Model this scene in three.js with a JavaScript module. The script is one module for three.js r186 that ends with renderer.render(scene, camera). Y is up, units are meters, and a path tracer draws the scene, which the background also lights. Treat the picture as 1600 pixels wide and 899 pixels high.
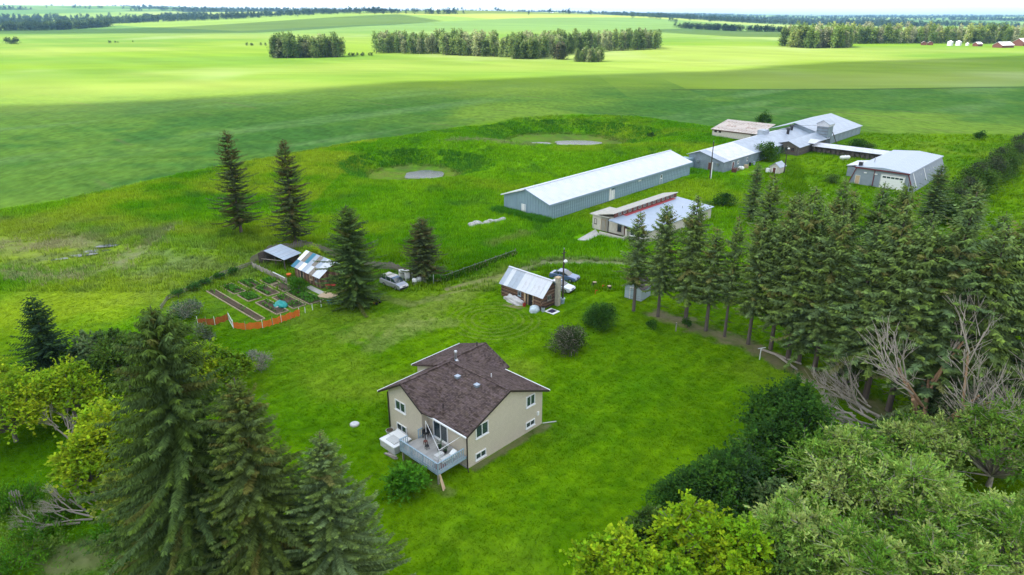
import * as THREE from 'three';
import { mergeGeometries } from 'three/addons/utils/BufferGeometryUtils.js';

// ---------------------------------------------------------------- camera, sky, sun, exposure
const CAM_H = 40, FOCAL = 1066, PITCH = 21.9 * Math.PI / 180;      // a drone 40 m above the yard, looking down a little
const scene = new THREE.Scene();
const camera = new THREE.PerspectiveCamera(2 * Math.atan(449.5 / FOCAL) * 180 / Math.PI, 1024 / 575, 0.5, 60000);
camera.position.set(0, CAM_H, 0);
camera.rotation.set(-PITCH, 0, 0);
scene.add(camera);
const renderer = new THREE.WebGLRenderer({ antialias: true });
renderer.toneMapping = THREE.LinearToneMapping;
renderer.toneMappingExposure = 2.12;
renderer.shadowMap.enabled = true;

const SUN = new THREE.Vector3(-0.62, 0.74, 0.16).normalize();      // high, from the left
const sun = new THREE.DirectionalLight(new THREE.Color(1, 0.95, 0.86), 3.6);
sun.position.copy(SUN).multiplyScalar(900);
sun.target.position.set(0, 0, -100);
sun.position.add(sun.target.position);
sun.castShadow = true;
sun.shadow.radius = 1.3;
sun.shadow.mapSize.set(4096, 4096);
Object.assign(sun.shadow.camera, { left: -300, right: 300, top: 300, bottom: -300, near: 10, far: 2500 });
scene.add(sun, sun.target);

// ---------------------------------------------------------------- seeded random numbers and noise
function rng(seed) {
  let a = seed >>> 0;
  return () => { a = (a + 0x6D2B79F5) >>> 0; let t = a; t = Math.imul(t ^ (t >>> 15), t | 1); t ^= t + Math.imul(t ^ (t >>> 7), t | 61); return ((t ^ (t >>> 14)) >>> 0) / 4294967296; };
}
const LAT = new Float32Array(65536); { const r = rng(77); for (let i = 0; i < 65536; i++) LAT[i] = r(); }
function vn(x, y) {                                                // value noise, 0..1
  const xi = Math.floor(x), yi = Math.floor(y); let fx = x - xi, fy = y - yi;
  fx = fx * fx * (3 - 2 * fx); fy = fy * fy * (3 - 2 * fy);
  const a = (xi & 255) + ((yi & 255) << 8), b = ((xi + 1) & 255) + ((yi & 255) << 8), c = (xi & 255) + (((yi + 1) & 255) << 8), d = ((xi + 1) & 255) + (((yi + 1) & 255) << 8);
  const t = LAT[a] + (LAT[b] - LAT[a]) * fx;
  return t + (LAT[c] + (LAT[d] - LAT[c]) * fx - t) * fy;
}
const fbm = (x, y, n = 3) => { let s = 0, a = 0.5, t = 0; for (let i = 0; i < n; i++) { s += a * vn(x + i * 17.3, y - i * 9.1); t += a; x *= 2.03; y *= 2.03; a *= 0.5; } return s / t; };
const clamp = (x, a = 0, b = 1) => x < a ? a : x > b ? b : x;
const sst = (a, b, x) => { const t = clamp((x - a) / (b - a)); return t * t * (3 - 2 * t); };
const mix = (a, b, t) => [a[0] + (b[0] - a[0]) * t, a[1] + (b[1] - a[1]) * t, a[2] + (b[2] - a[2]) * t];

// surveying: where the line of sight through a point of the photograph meets the level y
function G(px, py, y = 0) {
  const a = (px - 800) / FOCAL, b = (449.5 - py) / FOCAL, dy = b * Math.cos(PITCH) - Math.sin(PITCH), t = (y - CAM_H) / dy;
  return [a * t, -(Math.cos(PITCH) + b * Math.sin(PITCH)) * t];
}
function rowOf(x, y, z) { const Y = y - CAM_H; return 449.5 - FOCAL * (Y * Math.cos(PITCH) - z * Math.sin(PITCH)) / (-z * Math.cos(PITCH) - Y * Math.sin(PITCH)); }
function heightOf(px, py, top) { const [x, z] = G(px, py); let lo = 0, hi = 60; for (let i = 0; i < 40; i++) { const m = (lo + hi) / 2; if (rowOf(x, m, z) > top) lo = m; else hi = m; } return lo; }
const FARM = 46.4 * Math.PI / 180;                                 // the farm's buildings all stand on one grid
const FX = Math.cos(FARM), FZ = Math.sin(FARM);
const toWorld = (o, x, z) => [o[0] + x * FX + z * FZ, o[1] - x * FZ + z * FX];
const toFarm = (o, X, Z) => { const x = X - o[0], z = Z - o[1]; return [x * FX - z * FZ, x * FZ + z * FX]; };

// ---------------------------------------------------------------- sky: bright thin cloud with a little blue between
{
  const w = 1024, h = 512, d = new Float32Array(w * h * 4);
  for (let j = 0; j < h; j++) for (let i = 0; i < w; i++) {
    const el = (j + 0.5) / h * Math.PI - Math.PI / 2, az = (i + 0.5) / w * 2 * Math.PI;
    const k = 1 / (Math.max(Math.sin(el), 0) + 0.10), X = Math.cos(az) * Math.cos(el) * k, Z = Math.sin(az) * Math.cos(el) * k;
    const n = fbm(X * 1.1 + 40, Z * 1.1 + 40, 5), c = sst(0.30, 0.56, n), br = 0.93 + 0.22 * (fbm(X * 2.3 + 90, Z * 2.3 + 15, 4) - 0.5);
    const low = 1 - sst(0, 0.25, el);
    let col = mix([0.34, 0.52, 0.88], [br, br * 1.01, br * 1.03], clamp(c * (1 - low) + low * (0.86 + 0.14 * c)));
    if (el < 0) col = [0.3, 0.36, 0.25];
    const o = (j * w + i) * 4; d[o] = col[0]; d[o + 1] = col[1]; d[o + 2] = col[2]; d[o + 3] = 1;
  }
  const t = new THREE.DataTexture(d, w, h, THREE.RGBAFormat, THREE.FloatType);
  t.mapping = THREE.EquirectangularReflectionMapping; t.magFilter = THREE.LinearFilter; t.minFilter = THREE.LinearFilter; t.wrapS = THREE.RepeatWrapping; t.needsUpdate = true;
  scene.background = t; scene.environment = t;
  scene.backgroundIntensity = 1; scene.environmentIntensity = 1;
}

// ---------------------------------------------------------------- helpers for things and parts
const names = new Map();
function numbered(n) { const k = names.get(n) || 0; names.set(n, k + 1); return k ? n + '_' + String(k).padStart(3, '0') : n; }
function thing(name, label, category, x, z, turn = 0, group, y) {
  const o = new THREE.Group(); o.name = numbered(name); o.position.set(x, y === undefined ? hAt(x, z) : y, z); o.rotation.y = turn;
  o.userData = { label, category }; if (group) o.userData.group = group;
  scene.add(o); return o;
}
function part(parent, name, geo, mat) { const m = new THREE.Mesh(geo, mat); m.name = name; m.castShadow = m.receiveShadow = true; parent.add(m); return m; }
function setting(name, geo, mat, kind = 'structure', label) { const m = part(scene, numbered(name), geo, mat); m.userData.kind = kind; if (label) m.userData.label = label; return m; }
function copyOf(o, label, x, z, turn, sc = 1, sy = sc) {
  const c = o.clone(); c.name = numbered(o.name.replace(/_\d{3}$/, '')); c.userData = { ...o.userData, label };
  c.position.set(x, hAt(x, z), z); c.rotation.y = turn; c.scale.set(sc, sy, sc); scene.add(c); return c;
}
// a box with uv in metres
function bx(w, h, d, x = 0, y = 0, z = 0, rx = 0, ry = 0, rz = 0) {
  const g = new THREE.BoxGeometry(w, h, d), uv = g.attributes.uv, s = [[d, h], [d, h], [w, d], [w, d], [w, h], [w, h]];
  for (let i = 0; i < 24; i++) { const q = s[i >> 2]; uv.setXY(i, uv.getX(i) * q[0], uv.getY(i) * q[1]); }
  if (rx) g.rotateX(rx); if (ry) g.rotateY(ry); if (rz) g.rotateZ(rz);
  return g.translate(x, y, z);
}
// a flat board between four corners (seen from outside counter-clockwise), t thick, uv in metres
function slab(a, b, c, d, t) {
  const V = p => new THREE.Vector3(...p), A = V(a), B = V(b), C = V(c), E = V(d);
  const n = B.clone().sub(A).cross(E.clone().sub(A)); if (n.lengthSq() < 1e-9) n.copy(C.clone().sub(B).cross(E.clone().sub(B))); n.normalize();
  const low = [A, B, C, E].map(p => p.clone().addScaledVector(n, -t)), top = [A, B, C, E], pos = [], uv = [];
  const u0 = B.clone().sub(A).normalize(), v0 = n.clone().cross(u0);
  const quad = (p, q, r, s, flat) => {
    const eu = flat ? u0 : q.clone().sub(p).normalize(), nn = q.clone().sub(p).cross(s.clone().sub(p)).normalize(), ev = flat ? v0 : nn.cross(eu);
    for (const k of [p, q, r, p, r, s]) { pos.push(k.x, k.y, k.z); const o = k.clone().sub(flat ? A : p); uv.push(o.dot(eu), o.dot(ev)); }
  };
  quad(top[0], top[1], top[2], top[3], true); quad(low[0], low[3], low[2], low[1], false);
  for (let i = 0; i < 4; i++) { const j = (i + 1) % 4; if (top[i].distanceToSquared(top[j]) > 1e-8) quad(top[i], low[i], low[j], top[j], false); }
  return soup(pos, null, uv);
}
function soup(pos, col, uv) {
  const g = new THREE.BufferGeometry(); g.setAttribute('position', new THREE.Float32BufferAttribute(pos, 3));
  if (col) g.setAttribute('color', new THREE.Float32BufferAttribute(col, 3));
  g.setAttribute('uv', new THREE.Float32BufferAttribute(uv || new Float32Array(pos.length / 3 * 2), 2));
  g.computeVertexNormals(); return g;
}
// leaves and blades: faces are turned, and their normals bent, towards the way the whole plant faces the sky
function soft(g, bend, out) {
  const p = g.attributes.position.array, n = g.attributes.normal.array, c = g.attributes.color && g.attributes.color.array;
  for (let i = 0; i < p.length; i += 9) {
    let gx = n[i], gy = n[i + 1], gz = n[i + 2]; const cx = (p[i] + p[i + 3] + p[i + 6]) / 3, cz = (p[i + 2] + p[i + 5] + p[i + 8]) / 3, r = Math.hypot(cx, cz) + 1e-6;
    let dx = out * cx / r, dy = 0.75, dz = out * cz / r; const dl = Math.hypot(dx, dy, dz); dx /= dl; dy /= dl; dz /= dl;
    if (gx * dx + gy * dy + gz * dz < 0) { for (let k = 0; k < 3; k++) { const t = p[i + 3 + k]; p[i + 3 + k] = p[i + 6 + k]; p[i + 6 + k] = t; } gx = -gx; gy = -gy; gz = -gz; }
    let mx = gx * (1 - bend) + dx * bend, my = gy * (1 - bend) + dy * bend, mz = gz * (1 - bend) + dz * bend; const ml = Math.hypot(mx, my, mz); for (let k = 0; k < 9; k += 3) { n[i + k] = mx / ml; n[i + k + 1] = my / ml; n[i + k + 2] = mz / ml; }
  }
  return g;
}
// a solid of constant section: outline in (a, y), drawn out along the other axis from s0 to s1; along 'z' the outline is (x, y), along 'x' it is (z, y)
function solid(outline, axis, s0, s1) {
  const sh = new THREE.Shape(outline.map(p => new THREE.Vector2(p[0], p[1])));
  const g = new THREE.ExtrudeGeometry(sh, { depth: s1 - s0, bevelEnabled: false }); g.translate(0, 0, s0);
  if (axis === 'x') { g.applyMatrix4(new THREE.Matrix4().set(0, 0, 1, 0, 0, 1, 0, 0, -1, 0, 0, 0, 0, 0, 0, 1)); g.applyMatrix4(new THREE.Matrix4().makeScale(1, 1, -1)); flip(g); }
  return g;
}
function flip(g) { const p = g.attributes.position, n = p.count; for (let i = 0; i < n; i += 3) for (const k of Object.keys(g.attributes)) { const a = g.attributes[k], s = a.itemSize; for (let j = 0; j < s; j++) { const t = a.array[(i + 1) * s + j]; a.array[(i + 1) * s + j] = a.array[(i + 2) * s + j]; a.array[(i + 2) * s + j] = t; } } g.computeVertexNormals(); }
function tube(pts, r, seg = 12, sides = 6) { return new THREE.TubeGeometry(new THREE.CatmullRomCurve3(pts.map(p => new THREE.Vector3(...p))), seg, r, sides); }
const cyl = (r0, r1, h, x = 0, y = 0, z = 0, n = 10) => new THREE.CylinderGeometry(r1, r0, h, n).translate(x, y + h / 2, z);
// a straight pole between two points, tapering
function rod(a, b, r0, r1 = r0, n = 6) {
  const A = new THREE.Vector3(...a), B = new THREE.Vector3(...b), L = A.distanceTo(B), g = new THREE.CylinderGeometry(r1, r0, L, n).translate(0, L / 2, 0);
  g.applyQuaternion(new THREE.Quaternion().setFromUnitVectors(new THREE.Vector3(0, 1, 0), B.clone().sub(A).normalize())); return g.translate(A.x, A.y, A.z);
}
const join = a => mergeGeometries(a.map(g => g.index ? g.toNonIndexed() : g).map(g => { const o = new THREE.BufferGeometry(); for (const k of ['position', 'normal', 'uv']) o.setAttribute(k, g.attributes[k]); return o; }));

// ---------------------------------------------------------------- textures and materials
const enc = x => { x = clamp(x); return 255 * (x <= 0.0031308 ? 12.92 * x : 1.055 * Math.pow(x, 1 / 2.4) - 0.055); };
function tex(w, h, fn, rep, data) {
  const a = new Uint8Array(w * h * 4);
  for (let j = 0; j < h; j++) for (let i = 0; i < w; i++) { const c = fn((i + 0.5) / w, (j + 0.5) / h), o = (j * w + i) * 4; if (data) a[o] = a[o + 1] = a[o + 2] = 255 * clamp(c); else { a[o] = enc(c[0]); a[o + 1] = enc(c[1]); a[o + 2] = enc(c[2]); } a[o + 3] = 255; }
  const t = new THREE.DataTexture(a, w, h); if (!data) t.colorSpace = THREE.SRGBColorSpace;
  t.wrapS = t.wrapT = THREE.RepeatWrapping; t.magFilter = THREE.LinearFilter; t.minFilter = THREE.LinearMipmapLinearFilter; t.generateMipmaps = true;
  if (rep) t.repeat.set(rep[0], rep[1]); t.needsUpdate = true; return t;
}
// noise that repeats after p cells
const tn = (u, v, p, s = 0) => { const x = u * p, y = v * p, xi = Math.floor(x), yi = Math.floor(y); let fx = x - xi, fy = y - yi; fx = fx * fx * (3 - 2 * fx); fy = fy * fy * (3 - 2 * fy); const L = (a, b) => LAT[((a % p + p) % p + s * 13 & 255) + (((b % p + p) % p + s * 7 & 255) << 8)]; const t = L(xi, yi) + (L(xi + 1, yi) - L(xi, yi)) * fx; return t + (L(xi, yi + 1) + (L(xi + 1, yi + 1) - L(xi, yi + 1)) * fx - t) * fy; };
const std = (c, rough = 0.9, o = {}) => new THREE.MeshPhysicalMaterial({ specularIntensity: rough >= 0.9 ? 0.02 : 1, color: new THREE.Color().setRGB(...c), roughness: rough, ...o });
const speck = (c, amt, rep, rough = 0.9, o = {}) => std([1, 1, 1], rough, { map: tex(128, 128, (u, v) => { const k = 1 + amt * (0.5 * tn(u, v, 8, 1) + 0.3 * tn(u, v, 32, 2) + 0.2 * tn(u, v, 64, 3) - 0.5) * 2; return c.map(q => q * k); }, rep), ...o });
// corrugated sheet: ribs across u, pitch p metres
function ribbed(c, p, rough = 0.55, metal = 0, dirt = 0.12, across = 'u', rust) {
  const n = 8, m = tex(256, 256, (u, v) => {
    const s = across === 'u' ? u : v, k = 1 + dirt * (tn(u, v, 4, 4) + 0.6 * tn(u, v, 32, 5) - 0.8); let q = c.map(x => x * k);
    const seam = Math.abs((s * n % 4) - 0.06) < 0.05 ? 0.9 : 1; q = q.map(x => x * seam);
    if (rust) q = mix(q, [0.25, 0.11, 0.05], rust * sst(0.5, 0.8, 0.55 * tn(u, v, 6, 6) + 0.45 * tn(u, v, 24, 7)));
    return q;
  }, [1 / (p * n), 1 / (p * n)]);
  const b = tex(256, 8, (u) => 0.5 + 0.5 * Math.cos(u * n * 2 * Math.PI), [1 / (p * n), 1 / (p * n)], true);
  if (across === 'v') { const bb = tex(8, 256, (u, v) => 0.5 + 0.5 * Math.cos(v * n * 2 * Math.PI), [1 / (p * n), 1 / (p * n)], true); return std([1, 1, 1], rough, { metalness: metal, map: m, bumpMap: bb, bumpScale: 0.03 }); }
  return std([1, 1, 1], rough, { metalness: metal, map: m, bumpMap: b, bumpScale: 0.03 });
}
const M = {
  siding: std([1, 1, 1], 0.75, { map: tex(64, 256, (u, v) => { const k = 0.95 + 0.1 * tn(u, v, 16, 3); return [0.56 * k, 0.495 * k, 0.385 * k]; }, [0.5, 0.5]), bumpMap: tex(4, 256, (u, v) => (v * 10) % 1, [0.5, 0.5], true), bumpScale: 0.02 }),
  trim: std([0.62, 0.6, 0.55], 0.6), white: std([0.78, 0.78, 0.76], 0.55), brown: std([0.03, 0.018, 0.014], 0.6), black: std([0.015, 0.015, 0.017], 0.5),
  glass: new THREE.MeshPhysicalMaterial({ color: new THREE.Color().setRGB(0.03, 0.05, 0.06), roughness: 0.05, metalness: 0, ior: 1.5, clearcoat: 1, clearcoatRoughness: 0.03 }),
  shingle: std([1, 1, 1], 0.95, { map: tex(512, 512, (u, v) => { const row = Math.floor(v * 40), off = (row * 0.37) % 1, t = LAT[(Math.floor((u + off) * 26) % 26) + row * 256], t2 = LAT[(Math.floor((u + off * 2) * 9) % 9) + row * 256 + 90], k = 0.45 + 0.6 * t + 0.4 * t2 + 0.35 * (tn(u, v, 6, 8) - 0.5); const edge = (v * 40) % 1 < 0.16 ? 0.7 : 1; return [0.102 * k * edge, 0.075 * k * edge, (0.061 + 0.012 * t2) * k * edge]; }, [1 / 6, 1 / 6]), bumpMap: tex(8, 512, (u, v) => 1 - (v * 40) % 1, [1 / 6, 1 / 6], true), bumpScale: 0.015 }),
  deck: speck([0.36, 0.345, 0.32], 0.35, [0.8, 0.8], 0.85), rail: speck([0.27, 0.36, 0.42], 0.25, [1, 1], 0.7),
  tub: speck([0.52, 0.52, 0.5], 0.12, [0.7, 0.7], 0.6), tan: speck([0.5, 0.36, 0.22], 0.3, [1, 1], 0.85),
  concrete: speck([0.44, 0.42, 0.38], 0.3, [0.5, 0.5], 0.95), steel: std([0.55, 0.56, 0.58], 0.35, { metalness: 0.85 }),
  shedWall: ribbed([0.24, 0.345, 0.40], 0.75, 0.5), shedTrim: std([0.21, 0.30, 0.36], 0.5), shedRoof: ribbed([0.60, 0.62, 0.65], 0.6, 0.5, 0, 0.16),
  greyWall: ribbed([0.20, 0.25, 0.29], 0.5, 0.6, 0, 0.35), greyRoof: ribbed([0.36, 0.41, 0.47], 0.6, 0.45, 0.15, 0.22, 'u', 0.08), whiteRoof: ribbed([0.60, 0.61, 0.64], 0.6, 0.5, 0, 0.22, 'u', 0.16),
  rustRoof: ribbed([0.55, 0.47, 0.40], 0.9, 0.7, 0, 0.3, 'u', 0.75), oldWood: std([1, 1, 1], 0.95, { map: tex(256, 256, (u, v) => { const k = 0.55 + 0.5 * tn(u, v * 0.12, 64, 3) + 0.35 * LAT[Math.floor(u * 14) + 700]; return [0.13 * k, 0.115 * k, 0.10 * k]; }, [0.4, 0.4]) }),
  darkWood: speck([0.10, 0.085, 0.074], 0.6, [0.8, 0.8], 0.95), stucco: speck([0.56, 0.52, 0.45], 0.18, [0.4, 0.4], 0.95), flatRoof: speck([0.46, 0.43, 0.37], 0.2, [0.3, 0.3], 0.95),
  red: std([0.36, 0.045, 0.05], 0.6), redbrown: speck([0.13, 0.045, 0.033], 0.4, [1, 1], 0.85), maroon: std([0.12, 0.02, 0.025], 0.55), shopWall: ribbed([0.25, 0.29, 0.33], 0.3, 0.5), shopRoof: ribbed([0.34, 0.40, 0.47], 0.5, 0.4, 0.1, 0.08),
  soil: speck([0.085, 0.064, 0.044], 0.7, [0.6, 0.6], 1), plank: speck([0.33, 0.28, 0.17], 0.4, [0.7, 0.7], 0.95), greyPlank: speck([0.24, 0.21, 0.175], 0.5, [0.9, 0.9], 0.95),
  orange: std([0.72, 0.13, 0.012], 0.7, { side: THREE.DoubleSide }), tarp: std([0.0, 0.26, 0.22], 0.45), teal: std([0.015, 0.16, 0.24], 0.5), rust: std([0.3, 0.03, 0.015], 0.7),
  rubber: std([0.012, 0.012, 0.013], 0.85), rock: speck([0.42, 0.40, 0.37], 0.5, [0.7, 0.7], 0.95), pole: speck([0.085, 0.07, 0.058], 0.4, [0.5, 0.5], 0.95), paleWood: speck([0.33, 0.3, 0.25], 0.4, [0.7, 0.7], 0.95),
  water: new THREE.MeshPhysicalMaterial({ color: new THREE.Color().setRGB(0.06, 0.075, 0.085), roughness: 0.12, ior: 1.33, bumpMap: tex(128, 128, (u, v) => tn(u, v, 16, 1) * 0.6 + tn(u, v, 32, 2) * 0.4, [0.25, 0.25], true), bumpScale: 0.03 }),
};
M.logs = ['0.19,0.115,0.075', '0.13,0.08,0.055', '0.24,0.16,0.11', '0.10,0.07,0.055'].map((s, i) => speck(s.split(',').map(Number), 0.5, [0.6 + 0.1 * i, 0.9], 0.95));

// ---------------------------------------------------------------- terrain
function pit(x, z, cx, cz, rx, rz, depth, rim) {
  const dx = (x - cx) / rx, dz = (z - cz) / rz, r = Math.sqrt(dx * dx + dz * dz) + 0.10 * (vn(x * 0.06 + 3, z * 0.06) - 0.5);
  if (r > 1.7) return 0;
  return r < 1 ? -depth * (1 - sst(0.38, 1, r)) + rim * sst(0.62, 1, r) : rim * (1 - sst(1, 1.7, r));
}
function hAt(x, z) {
  const D = -z; let h = 0;
  if (D > 110 && D < 340) {
    h += pit(x, z, -28, -196, 27, 28, 4.2, 0.8) + pit(x, z, 20, -252, 42, 36, 4.2, 0.9);
  }
  const rough = sst(108, 130, D) * (1 - sst(55, 75, x - 0.35 * (D - 130))) + sst(-38, -60, x + 0.15 * (D - 90)) * sst(70, 90, D);
  if (rough > 0 && D < 500) h += clamp(rough) * (0.5 * (fbm(x * 0.05 + 9, z * 0.05, 2) - 0.5) + 0.28 * (vn(x * 0.35, z * 0.35) - 0.5)) * (1 - sst(300, 420, D));
  if (x < -40 && D > 80 && D < 170) { const q = (x + 76) / 26, w = (z + 118 - 0.42 * (x + 76)) / 7; h -= 0.8 * Math.exp(-q * q - w * w); }          // the slough
  if (D > 330) {
    const f = sst(330, 1200, D);
    h += f * (5.0 * (fbm(x * 0.0022 + 5, z * 0.0022 + 2, 2) - 0.5)) ;
    const g = (cx, cz, rx, rz, a) => a * Math.exp(-(((x - cx) / rx) ** 2) - (((z - cz) / rz) ** 2));
    h += g(-420, -3300, 1250, 1500, 44) * sst(900, 2600, D);
    if (D > 1500) {
      const s = x / D, k = sst(2500, 6500, D);
      const base = s < 0 ? 46 + 62 * sst(0.05, 0.75, -s) : 46 - 44 * sst(0.0, 0.45, s);
      h += k * base + k * 34 * (fbm(x * 0.0005 + 3, z * 0.0005 + 8, 4) - 0.5);
      h += sst(1500, 2600, D) * 16 * (fbm(x * 0.0011 + 30, z * 0.0011, 3) - 0.5) * (1 - k * 0.5);
      h -= 14 * sst(1500, 2400, D) * sst(0.15, 0.4, s) * (1 - k);
      h -= 10 * sst(1300, 2000, D) * sst(0.18, 0.5, -s) * (1 - k);
    }
  }
  return h;
}

// colour of the ground: what grows or lies at (x, z)
const line = a => a.map(p => G(p[0], p[1]));
const CROP_EDGE = line([[-300, 395], [0, 327], [100, 312], [200, 290], [330, 262], [480, 235], [560, 222], [700, 205], [800, 187], [900, 180], [1000, 185], [1100, 199], [1200, 209], [1340, 206], [1500, 209], [1700, 209]]);
function cropSide(x, z) {                                          // metres beyond the edge of the crop, seen along z
  const E = CROP_EDGE;
  if (x <= E[0][0]) return E[0][1] - z;
  for (let i = 0; i < E.length - 1; i++) if (x <= E[i + 1][0] && E[i + 1][0] > E[i][0]) { const t = (x - E[i][0]) / (E[i + 1][0] - E[i][0]); return E[i][1] + (E[i + 1][1] - E[i][1]) * t - z; }
  return E[E.length - 1][1] - z;
}
function distTo(p, x, z) { let best = 1e9; for (let i = 0; i < p.length - 1; i++) { const ax = p[i][0], az = p[i][1], bxx = p[i + 1][0] - ax, bz = p[i + 1][1] - az; let t = ((x - ax) * bxx + (z - az) * bz) / (bxx * bxx + bz * bz); t = clamp(t); const dx = x - ax - t * bxx, dz = z - az - t * bz, d = dx * dx + dz * dz; if (d < best) best = d; } return Math.sqrt(best); }
const MARKS = [                                                    // bare earth, wheel tracks and worn grass: [line, half width, colour, strength]
  [line([[700, 452], [745, 441], [800, 426]]), 0.95, [0.21, 0.165, 0.105], 0.9], [line([[690, 462], [750, 447], [790, 435]]), 0.7, [0.2, 0.17, 0.09], 0.7],
  [line([[795, 428], [850, 411], [900, 408], [960, 411], [1060, 416]]), 1.7, [0.19, 0.18, 0.10], 0.85], [line([[850, 413], [920, 411], [1000, 414]]), 0.6, [0.27, 0.24, 0.19], 0.85],
  [line([[560, 520], [640, 498], [700, 470], [790, 428]]), 3.4, [0.20, 0.25, 0.045], 0.6], [line([[585, 540], [640, 512], [700, 505]]), 2.4, [0.22, 0.23, 0.08], 0.42],
  [line([[1030, 492], [1090, 514], [1170, 541], [1230, 572], [1300, 604], [1390, 650], [1440, 690]]), 2.2, [0.15, 0.12, 0.075], 0.85], [line([[1010, 490], [1080, 500]]), 1.2, [0.16, 0.14, 0.08], 0.6],
  [line([[100, 880], [160, 862]]), 2.6, [0.2, 0.19, 0.09], 0.7], [line([[770, 382], [800, 372], [820, 366]]), 2.2, [0.2, 0.22, 0.06], 0.6],
  [line([[800, 479], [812, 481]]), 0.55, [0.24, 0.17, 0.1], 0.7], [line([[788, 477], [793, 478]]), 0.5, [0.22, 0.18, 0.1], 0.6], [line([[600, 465], [640, 475], [700, 463]]), 1.2, [0.17, 0.16, 0.07], 0.45],
  [line([[742, 732], [800, 697], [854, 664]]), 0.6, [0.14, 0.115, 0.07], 0.75], [line([[620, 690], [660, 745], [700, 770]]), 0.8, [0.15, 0.13, 0.07], 0.4],
  [line([[1060, 420], [1180, 430], [1330, 420], [1480, 390]]), 1.6, [0.16, 0.17, 0.06], 0.5], [line([[1100, 320], [1180, 318], [1260, 322]]), 1.1, [0.2, 0.18, 0.1], 0.4],
  [line([[0, 425], [60, 435], [130, 430], [190, 405], [270, 352]]), 1.6, [0.23, 0.2, 0.13], 0.42], [line([[20, 410], [110, 390], [200, 368], [260, 358]]), 2.2, [0.12, 0.15, 0.06], 0.6], [line([[0, 385], [60, 378], [120, 372]]), 3.5, [0.2, 0.21, 0.08], 0.5],
  [line([[615, 262], [665, 262], [712, 272]]), 2.6, [0.2, 0.155, 0.11], 0.8], [line([[705, 226], [760, 224], [800, 232]]), 2.6, [0.22, 0.2, 0.12], 0.55], [line([[825, 232], [870, 215], [940, 222]]), 3.2, [0.2, 0.165, 0.11], 0.6],
  [line([[1180, 268], [1215, 262]]), 1.5, [0.25, 0.22, 0.16], 0.4],
].map(m => ({ p: m[0], w: m[1], c: m[2], s: m[3], x0: Math.min(...m[0].map(q => q[0])) - m[1] * 2, x1: Math.max(...m[0].map(q => q[0])) + m[1] * 2, z0: Math.min(...m[0].map(q => q[1])) - m[1] * 2, z1: Math.max(...m[0].map(q => q[1])) + m[1] * 2 }));
const TURN = G(772, 500), SLOUGH = G(150, 392);
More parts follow.
